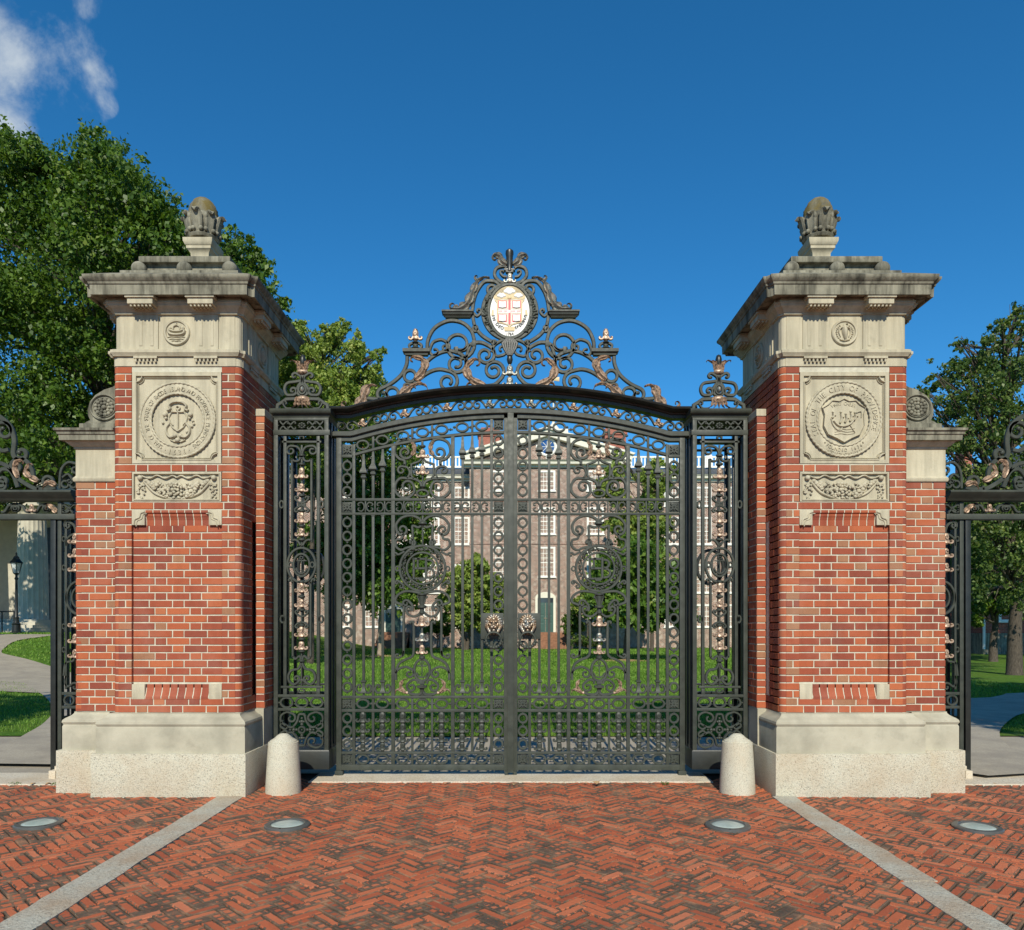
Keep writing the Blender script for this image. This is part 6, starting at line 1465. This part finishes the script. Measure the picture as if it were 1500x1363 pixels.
        for q in (0, 1):
            bm = BM(); a, b = (x0, xm_ - .01) if q == 0 else (xm_ + .01, x1); box(bm, a, b, yy - .02, yy + .03, z0, z1 - .3)
            w = b - a
            for r0, r1 in ((.06, .30), (.34, .56), (.60, .95)):
                zz0, zz1 = z0 + (z1 - .3 - z0) * r0, z0 + (z1 - .3 - z0) * r1; box(bm, a + w * .18, b - w * .18, yy - .035, yy, zz0, zz1, .012)
            dl = obj('door', bm, 'greendoor', g); bm = BM(); ball(bm, (b - .07 if q == 0 else a + .07, yy - .05, z0 + 1.0), .04, 8, 6); obj('handle', bm, 'gilt', dl)
        bm = BM(); box(bm, x0, x1, yy - .015, yy + .03, z1 - .3, z1 + .05); obj('transom_light', bm, 'glass', fr)
    door(787.5, 810.5, 877, 926.5, D, y, True); door(565, 587, 893, 926, DW, yw, True)
    bm = BM()
    for i in range(7): box(bm, X(788), X(830), y - .4 - .32 * i, y - .05, -.05, 1.18 - .17 * i)
    obj('front_steps', bm, 'stoop', g)
    bm = BM()
    for i in range(6): box(bm, X(555, DW), X(600, DW), yw - .4 - .3 * i, yw - .02, -.05, 1.16 - .19 * i)
    obj('side_steps', bm, 'stoop', g)
    for a, b, t in ((701, 732, 630), (886, 917, 628), (530, 560, 640), (1080, 1110, 640)):
        bm = BM(); dd = 60.5; x0, x1 = X(a, dd), X(b, dd); box(bm, x0, x1, dd - CD, dd - CD + 1.2, 12, Z(t, dd)); box(bm, x0 - .1, x1 + .1, dd - CD - .1, dd - CD + 1.3, Z(t, dd) - .5, Z(t, dd) - .22); box(bm, x0 + .2, x1 - .2, dd - CD + .2, dd - CD + 1, Z(t, dd), Z(t, dd) + .25); obj('chimney', bm, 'chimneybrick', g)
    bm = BM(); dd = 61.; xc = X(812, dd); yc = dd - CD + 1.3
    for h, z0, z1 in ((1.38, 12.5, 17.2), (1.55, 17.2, 17.5), (1.15, 17.5, 18.0)): box(bm, xc - h, xc + h, yc - h, yc + h, z0, z1)
    lathe(bm, [(.9, 18.0), (.5, 18.3), (.12, 18.8), (.07, 19.5), (.05, 21.6)], xc, yc, 12); bf = obj('belfry', bm, 'cream', g)
    bm = BM(); ball(bm, (xc, yc, 21.4), .24, 14, 10); tube(bm, [(xc, yc, 21.4), (xc, yc, 23.2)], .03); dome_ribbon(bm, [(xc - .6, 22.5), (xc + .5, 22.5)], [.06, .4], .05, yc); box(bm, xc - .35, xc + .35, yc - .02, yc + .02, 22.9, 22.96); obj('weather_vane', bm, 'crestgold', bf)
hall()

def temple():
    D = 42.; X = lambda px, d=D: xx(px, d); Z = lambda py, d=D: zz(py, d); y = D - CD
    g = thing('columned_building', 'pale stone building with fluted columns beyond the left side gateway', 'building', (X(20), y, 1.2))
    bm = BM(); box(bm, -62, X(100, 45), y + 3, y + 15, .8, 9.8); obj('wall', bm, 'limewall', g)
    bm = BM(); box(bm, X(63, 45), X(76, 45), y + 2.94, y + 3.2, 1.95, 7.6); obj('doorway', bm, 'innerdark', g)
    bm = BM(); box(bm, -62.5, X(92), y - 1.1, y + 15, 8.6, 10.0); box(bm, -63, X(97), y - 1.5, y + 15.4, 10.0, 10.4); prism(bm, [(-63, 10.4), (X(97), 10.4), (X(97) - 8, 12.6)], y - 1.3, y + 15.2); obj('entablature', bm, 'limewall', g)
    for xcol in (X(47.5), X(47.5) - 4.2, X(47.5) - 8.4):
        bm = BM(); n = 80; rings = []
        for z, r in ((1.95, .82), (3.5, .80), (6., .74), (7.9, .68)): rings.append([(xcol + r * (1 - .045 * abs(sin(10 * 2 * pi * q / n))) * cos(2 * pi * q / n), y + r * (1 - .045 * abs(sin(10 * 2 * pi * q / n))) * sin(2 * pi * q / n), z) for q in range(n)])
        loft(bm, rings); lathe(bm, [(.70, 7.88), (.74, 8.0), (.98, 8.25), (.98, 8.3)], xcol, y, 32); box(bm, xcol - 1.02, xcol + 1.02, y - 1.02, y + 1.02, 8.3, 8.6); obj('column', bm, 'limewall', g)
    bm = BM()
    for i in range(5): box(bm, -63 + .1 * i, X(88) - .1 * i, y - 2.8 + .35 * i, y + 3, .9, 1.34 + .152 * i)
    obj('steps', bm, 'limewall', g)
    r = thing('handrail', 'thin dark handrail on the steps of the columned building', 'handrail', (X(10, 39), 39 - CD, 1.2))
    bm = BM(); yy = 39.0 - CD; x0 = X(-60, 39.)
    for px, z in ((-25, 2.35), (3, 2.35), (20.5, 2.35)): tube(bm, [(X(px, 39.), yy, 1.2), (X(px, 39.), yy, z)], .035)
    objs('post', bm, 'darkmetal', r); bm = BM(); tube(bm, [(X(-25, 39.), yy, 2.35), (X(21, 39.), yy, 2.35), (X(21.6, 39.), yy, 2.1)], .032); tube(bm, [(X(-25, 39.), yy, 1.85), (X(20.5, 39.), yy, 1.85)], .02); obj('rails', bm, 'darkmetal', r)
    D2 = 34.; xl = xx(24, D2); yl = D2 - CD; zl = gh(xl, yl)
    l = thing('street_lamp', 'black lantern lamp post on the grass beyond the left side gateway', 'lamp post', (xl, yl, zl))
    bm = BM(); lathe(bm, [(.24, -.05), (.24, .08), (.19, .12), (.17, .42), (.20, .46), (.13, .52), (.10, .7), (.11, .76), (.075, .82), (.06, 1.6), (.052, 2.5), (.08, 2.53), (.08, 2.58), (.05, 2.62), (.05, 2.72), (.12, 2.78), (.12, 2.80)], xl, yl, 16, zl); obj('post', bm, 'darkmetal', l, AUTO)
    bm = BM(); Z0 = zl + 2.8
    loft(bm, [[(xl + r * cos(pi / 3 * q), yl + r * sin(pi / 3 * q), Z0 + z) for q in range(6)] for r, z in ((.13, .01), (.235, .46))]); ln = obj('lantern_glass', bm, 'lampglass', l)
    bm = BM()
    for q in range(6): tube(bm, [(xl + .135 * cos(pi / 3 * q), yl + .135 * sin(pi / 3 * q), Z0), (xl + .245 * cos(pi / 3 * q), yl + .245 * sin(pi / 3 * q), Z0 + .48)], .014, 6)
    lathe(bm, [(.29, .46), (.29, .50), (.20, .60), (.13, .70), (.13, .74), (.06, .80), (.04, .86), (.05, .90), (.01, .98)], xl, yl, 6, Z0); obj('lantern_frame', bm, 'darkmetal', l)
temple()
def house():
    D = 41.; X = lambda px, d=D: xx(px, d); Z = lambda py, d=D: zz(py, d); y = D - CD
    g = thing('brick_house', 'red brick house behind the dark trees at the right edge of the photo', 'building', (X(1480), y, 0))
    bm = BM(); box(bm, X(1441), X(1441) + 14, y, y + 11, 1.2, 9.6); obj('wall', bm, 'housebrick', g)
    bm = BM(); box(bm, X(1441) - .06, X(1441) + 14.05, y - .08, y + 11, -.2, 1.2); obj('stone_footing', bm, 'stonedark', g)
    bm = BM(); x0, x1 = X(1441) - .5, X(1441) + 14.5; prism(bm, [(x0, 9.6), (x1, 9.6), ((x0 + x1) / 2, 13.2)], y - .4, y + 11.4); obj('roof', bm, 'slate', g)
    bm = BM(); box(bm, X(1413, 47), X(1424, 47) , 47 - CD, 48 - CD, 0, Z(618, 47)); box(bm, X(1412, 47), X(1425, 47), 46.9 - CD, 48.1 - CD, Z(618, 47) - .5, Z(618, 47) - .2); obj('chimney', bm, 'chimneybrick', g)
    for px in (1478, 1520, 1565): window(g, X(px), 4.6, .9, 1.7, y, 2, 4, 'skyglass'); window(g, X(px), 1.9, .9, 1.7, y, 2, 4, 'glass')
    bm = BM(); tube(bm, [(X(1440), y - .08, .3), (X(1440), y - .08, 9.5)], .07); obj('drainpipe', bm, 'whitetrim', g)
    bm = BM(); box(bm, X(1405), X(1441) - .02, y + 2, y + 10, -.2, 7.5); obj('rear_wing', bm, 'housebrick', g)
house()

# ------------------------------------------------------------------ trees
def tree(name, label, d, tpx, blobs, n, size, mat, tr, bark='bark', group='trees behind the gateway', depth=.8, dens=1., tx=None, stems=1):
    k = d / F; y0 = d - CD; x0 = xx(tpx, d); z0 = gh(x0, y0)
    g = thing(name, label, 'tree' if 'shrub' not in name else 'shrub', (x0, y0, z0), group); rs = random.Random(name + label); R = np.random.default_rng(len(label) * 31 + int(d * 7))
    C_ = []; half = (max(b[0] + b[2] for b in blobs) - min(b[0] - b[2] for b in blobs)) / 2 * k
    mx_ = sum(b[0] for b in blobs) / len(blobs)
    for px, py, r in blobs:
        off = abs(px - mx_) * k / max(half, .1); dep = half * depth * sqrt(max(.05, 1 - min(1, off) ** 2))
        for q in (-1, 0, 1):
            dd = d + q * dep * rs.uniform(.45, .95) + rs.uniform(-.2, .2) * r * k; s = rs.uniform(.85, 1.05); C_.append((xx(px + rs.uniform(-.15, .15) * r * (q != 0), dd), dd - CD, zz(py + rs.uniform(-.1, .15) * r * (q != 0), dd), r * k * s * (1 if q == 0 else .95)))
    # trunk and limbs
    bm = BM(); zb = min(c[2] - c[3] for c in C_); zt = max(c[2] for c in C_); cx = sum(c[0] for c in C_) / len(C_)
    fork = z0 + max(.25 * (zt - z0), min(.45 * (zt - z0), zb - z0 + .3)); top = (x0 * .5 + cx * .5, y0, z0 + (zt - z0) * .86)
    for s_ in range(stems):
        o = (s_ - (stems - 1) / 2) * tr * 2.6; tp = crspline([(x0 + o * .3, y0, z0 - .15), (x0 + o * .6 + tr * .2, y0 + .05, (z0 + fork) / 2), (x0 + o + .1, y0, fork), ((x0 + o + top[0]) / 2, y0 + .2, (fork + top[2]) / 2), (top[0] + o, top[1], top[2])], 5)
        tube(bm, tp, [tr * (1.35 if i == 0 else 1.0 - .88 * (i / (len(tp) - 1)) ** .9) for i in range(len(tp))], 12)
    obj('trunk', bm, bark, g, True)
    bm = BM()
    for c in C_:
        f = rs.uniform(0, .75); hz = min(c[2] - .2 * c[3], top[2]); sz = max(fork * .9 + z0 * .1, min(top[2] * .95, c[2] - rs.uniform(.5, 1.3) * abs(math.hypot(c[0] - x0, c[1] - y0)) * .6 - .2)); t = (sz - z0) / max(.1, top[2] - z0); st = (x0 + (top[0] - x0) * t, y0, sz)
        m1 = tuple(a + (b - a) * .45 + rs.uniform(-.12, .12) * c[3] for a, b in zip(st, c[:3])); m1 = (m1[0], m1[1], m1[2] + .12 * c[3]); L = crspline([st, m1, (c[0], c[1], c[2] + .3 * c[3])], 5); tube(bm, L, taper(len(L), max(.018, tr * .42 * (1 - t * .5)), .012), 6)
        for _ in range(3): e = [c[i] + rs.uniform(-.75, .75) * c[3] for i in range(3)]; tube(bm, [m1, tuple((a + b) / 2 + .05 for a, b in zip(m1, e)), tuple(e)], [.02 + tr * .06, .014, .006], 5)
    obj('limbs', bm, bark, g, True)
    tot = sum(c[3] ** 2 for c in C_); V = []; T = []
    for x, y, z, r in C_:
        m = max(20, int(n * r * r / tot)); ns = max(6, int(m / 26)); u = R.normal(size=(ns, 3)); u /= np.linalg.norm(u, axis=1)[:, None]
        rad = r * (.30 + .72 * R.random(ns) ** .6) * (1 + .22 * R.normal(size=ns)); sub = np.array([x, y, z]) + u * rad[:, None] * np.array([1, 1, .92]); so_ = R.normal(0, .16, ns); w = R.integers(0, ns, m)
        p = sub[w] + R.normal(size=(m, 3)) * r * .125 * np.array([1, 1, .8]) + np.array([0, 0, 0]); outw = u[w]
        nn = R.normal(size=(m, 3)) * .75 + outw * .55 + np.array([0, -.15, .55]); nn /= np.linalg.norm(nn, axis=1)[:, None]; a = np.cross(nn, R.normal(size=(m, 3))); a /= np.linalg.norm(a, axis=1)[:, None]; a[:, 2] -= .35; b = np.cross(nn, a)
        s = size * R.uniform(.6, 1.25, m)[:, None]; fold = nn * s * .16
        V.append(np.stack([p - a * s * .5, p + b * s * .36 + fold + a * s * .02, p + a * s * .62 - fold * .5, p - b * s * .36 + fold + a * s * .02], 1).reshape(-1, 3)); T.append(np.clip(R.normal(.45, .2, m) + so_[w], 0, 1))
    np_mesh('crown', np.concatenate(V), 4, np.concatenate(T), mat, g)
    return g
big = [(-90, 300, 80), (-40, 250, 55), (30, 228, 40), (62, 255, 36), (95, 262, 34), (142, 225, 38), (165, 255, 40), (120, 300, 55), (190, 290, 42), (222, 320, 45), (245, 350, 42), (40, 330, 62), (130, 385, 62), (215, 410, 55), (30, 430, 70), (110, 490, 62), (60, 570, 60), (165, 520, 48), (15, 640, 50), (75, 655, 42), (-60, 450, 80), (-70, 580, 70), (300, 400, 45), (345, 368, 28), (375, 390, 22), (365, 430, 38), (395, 470, 28), (320, 460, 50), (410, 510, 24), (250, 480, 50), (130, 610, 45), (415, 445, 12)]
tree('tree', 'huge dense dark green tree towering behind the left brick pier', 24., 150, big, 190000, .112, 'leafdark', .42)
tree('tree', 'pale green wispy tree between the left pier and the arched iron crest', 30., 455, [(440, 545, 34), (482, 500, 22), (500, 482, 14), (478, 482, 10), (522, 515, 22), (552, 520, 10), (562, 512, 7), (525, 490, 8), (470, 572, 38), (540, 560, 24), (508, 562, 32), (430, 590, 34), (480, 620, 34), (450, 660, 40), (425, 500, 28), (452, 515, 26), (535, 590, 32), (415, 555, 40), (500, 600, 34), (440, 480, 12), (545, 545, 16)], 70000, .105, 'leaflight', .15)
tree('maple_tree', 'broad leafy green tree behind the left gate leaf, with a slender pale trunk', 38., 556, [(505, 610, 32), (545, 640, 34), (520, 690, 40), (575, 690, 34), (600, 665, 20), (555, 745, 44), (510, 770, 40), (600, 755, 34), (615, 715, 18), (545, 820, 46), (595, 825, 36), (500, 840, 38), (560, 868, 34), (620, 800, 22), (612, 860, 18), (470, 700, 40), (465, 800, 40), (600, 880, 16)], 60000, .17, 'leafmid', .15, 'palebark')
tree('small_tree', 'low yellow green bushy tree in front of the hall, seen through the left gate leaf', 48., 682, [(700, 828, 16), (678, 848, 22), (715, 858, 20), (662, 880, 18), (700, 880, 24), (725, 890, 18), (680, 905, 20), (735, 870, 12), (655, 905, 10), (712, 912, 16)], 26000, .20, 'leaflight', .16, stems=2, depth=.6)
tree('small_tree', 'dark green round tree with a mulch ring, behind the right gate leaf', 33., 916, [(895, 835, 28), (935, 815, 30), (925, 860, 36), (885, 872, 26), (960, 860, 34), (985, 880, 26), (950, 895, 26), (910, 895, 24), (870, 892, 16), (990, 840, 22), (1000, 905, 18)], 34000, .18, 'leafmid', .12, depth=.7)
tree('tall_slim_tree', 'tall slender pale green tree against the right wing of the hall', 45., 955, [(962, 680, 11), (950, 700, 16), (972, 710, 14), (955, 735, 20), (940, 765, 20), (968, 770, 20), (950, 800, 24), (905, 668, 9), (898, 690, 14), (885, 715, 16), (905, 730, 15), (915, 760, 18), (985, 690, 9), (925, 790, 20), (895, 770, 12)], 26000, .19, 'leaflight', .13)
tree('small_tree', 'small yellow green tree beside the green double door', 49., 862, [(862, 872, 15), (848, 888, 12), (880, 862, 16), (875, 890, 15), (858, 855, 8)], 9000, .19, 'leaflight', .09, stems=2)
tree('tree', 'loose dark green tree behind the right brick pier, with sky showing through', 23., 1486, [(1492, 455, 15), (1470, 478, 18), (1500, 490, 26), (1440, 510, 24), (1405, 505, 12), (1422, 535, 26), (1400, 548, 22), (1372, 555, 20), (1350, 575, 16), (1480, 545, 40), (1440, 580, 38), (1395, 595, 30), (1360, 615, 20), (1490, 620, 40), (1430, 640, 36), (1385, 650, 26), (1470, 690, 38), (1425, 705, 34), (1395, 720, 26), (1500, 740, 42), (1450, 770, 38), (1500, 810, 46), (1452, 830, 30), (1440, 870, 20), (1560, 500, 50), (1600, 580, 60), (1570, 680, 60), (1570, 790, 55), (1490, 870, 30)], 52000, .092, 'leafblue', .25)
tree('tree', 'dark tree in the shade far behind the right side gateway', 32., 1455, [(1450, 740, 50), (1420, 800, 36), (1480, 800, 44), (1440, 850, 28), (1530, 760, 60), (1420, 720, 30), (1440, 885, 22), (1478, 870, 30), (1515, 860, 40), (1432, 905, 14)], 32000, .17, 'leafdark', .2)
tree('tree', 'shady tree far behind the left side gateway, in front of the columned building', 30., -60, [(-60, 640, 60), (10, 640, 40), (60, 670, 34), (95, 690, 24), (20, 690, 34), (-30, 720, 40)], 22000, .17, 'leafdark', .22)
tree('dark_shrub', 'dark clipped shrub by the wall to the right of the green double door', 50.5, 838, [(838, 905, 13), (846, 918, 12), (832, 920, 10), (850, 892, 8)], 5000, .13, 'leafdark', .05, group='shrubs along the hall')
tree('dark_shrub', 'dark shrub under the low yellow green tree', 51., 640, [(640, 918, 12), (655, 922, 10), (625, 922, 9)], 4000, .13, 'leafdark', .05, group='shrubs along the hall')
tree('flowering_shrub', 'grey blue low shrub in front of the hall beyond the right gate leaf', 49., 855, [(848, 938, 9), (862, 940, 10), (876, 942, 9), (836, 942, 6)], 4000, .11, 'leafblue', .04, group='shrubs along the hall')
for tpx, d in ((916, 33.), (556, 38.)):
    bm = BM(); x, y = xx(tpx, d), d - CD; lathe(bm, [(.95, .02), (.9, .035), (.4, .07), (.05, .09)], x, y, 26, gh(x, y)); struct('mulch_ring', bm, 'leaflitter')

# unseen trees added just outside the picture to shade the side gateways and buildings
def shade_tree(x, y, lab, n):
    k = tree('shade_tree', lab, 20., 748, [(748, 700, 90), (690, 640, 70), (810, 640, 70), (748, 590, 80), (700, 560, 50), (800, 560, 55)], n, .16, 'leafmid', .2, 'bark', 'unseen trees added for shade outside the picture'); k.location.x += x; k.location.y += y - (20 - CD)
    return k
def big_shade(k, f): k.scale = (f, f, f)
shade_tree(-10.2, -5.2, 'leafy street tree on the pavement beyond the left edge of the photo', 16000)  # the street trees are unseen, added for the shade they cast
big_shade(shade_tree(10.2, -4.6, 'larger leafy street tree on the pavement beyond the right edge of the photo', 16000), 1.45)
shade_tree(8.6, -4.2, 'smaller leafy street tree on the pavement beyond the right edge of the photo', 16000)
big_shade(shade_tree(-27.5, 25., 'leafy lawn tree beside the columned building, beyond the left edge of the photo', 7000), 1.5)  # the lawn trees are unseen too, added to shade the buildings
big_shade(shade_tree(27.6, 24., 'leafy lawn tree beside the brick house, beyond the right edge of the photo', 16000), 1.6)
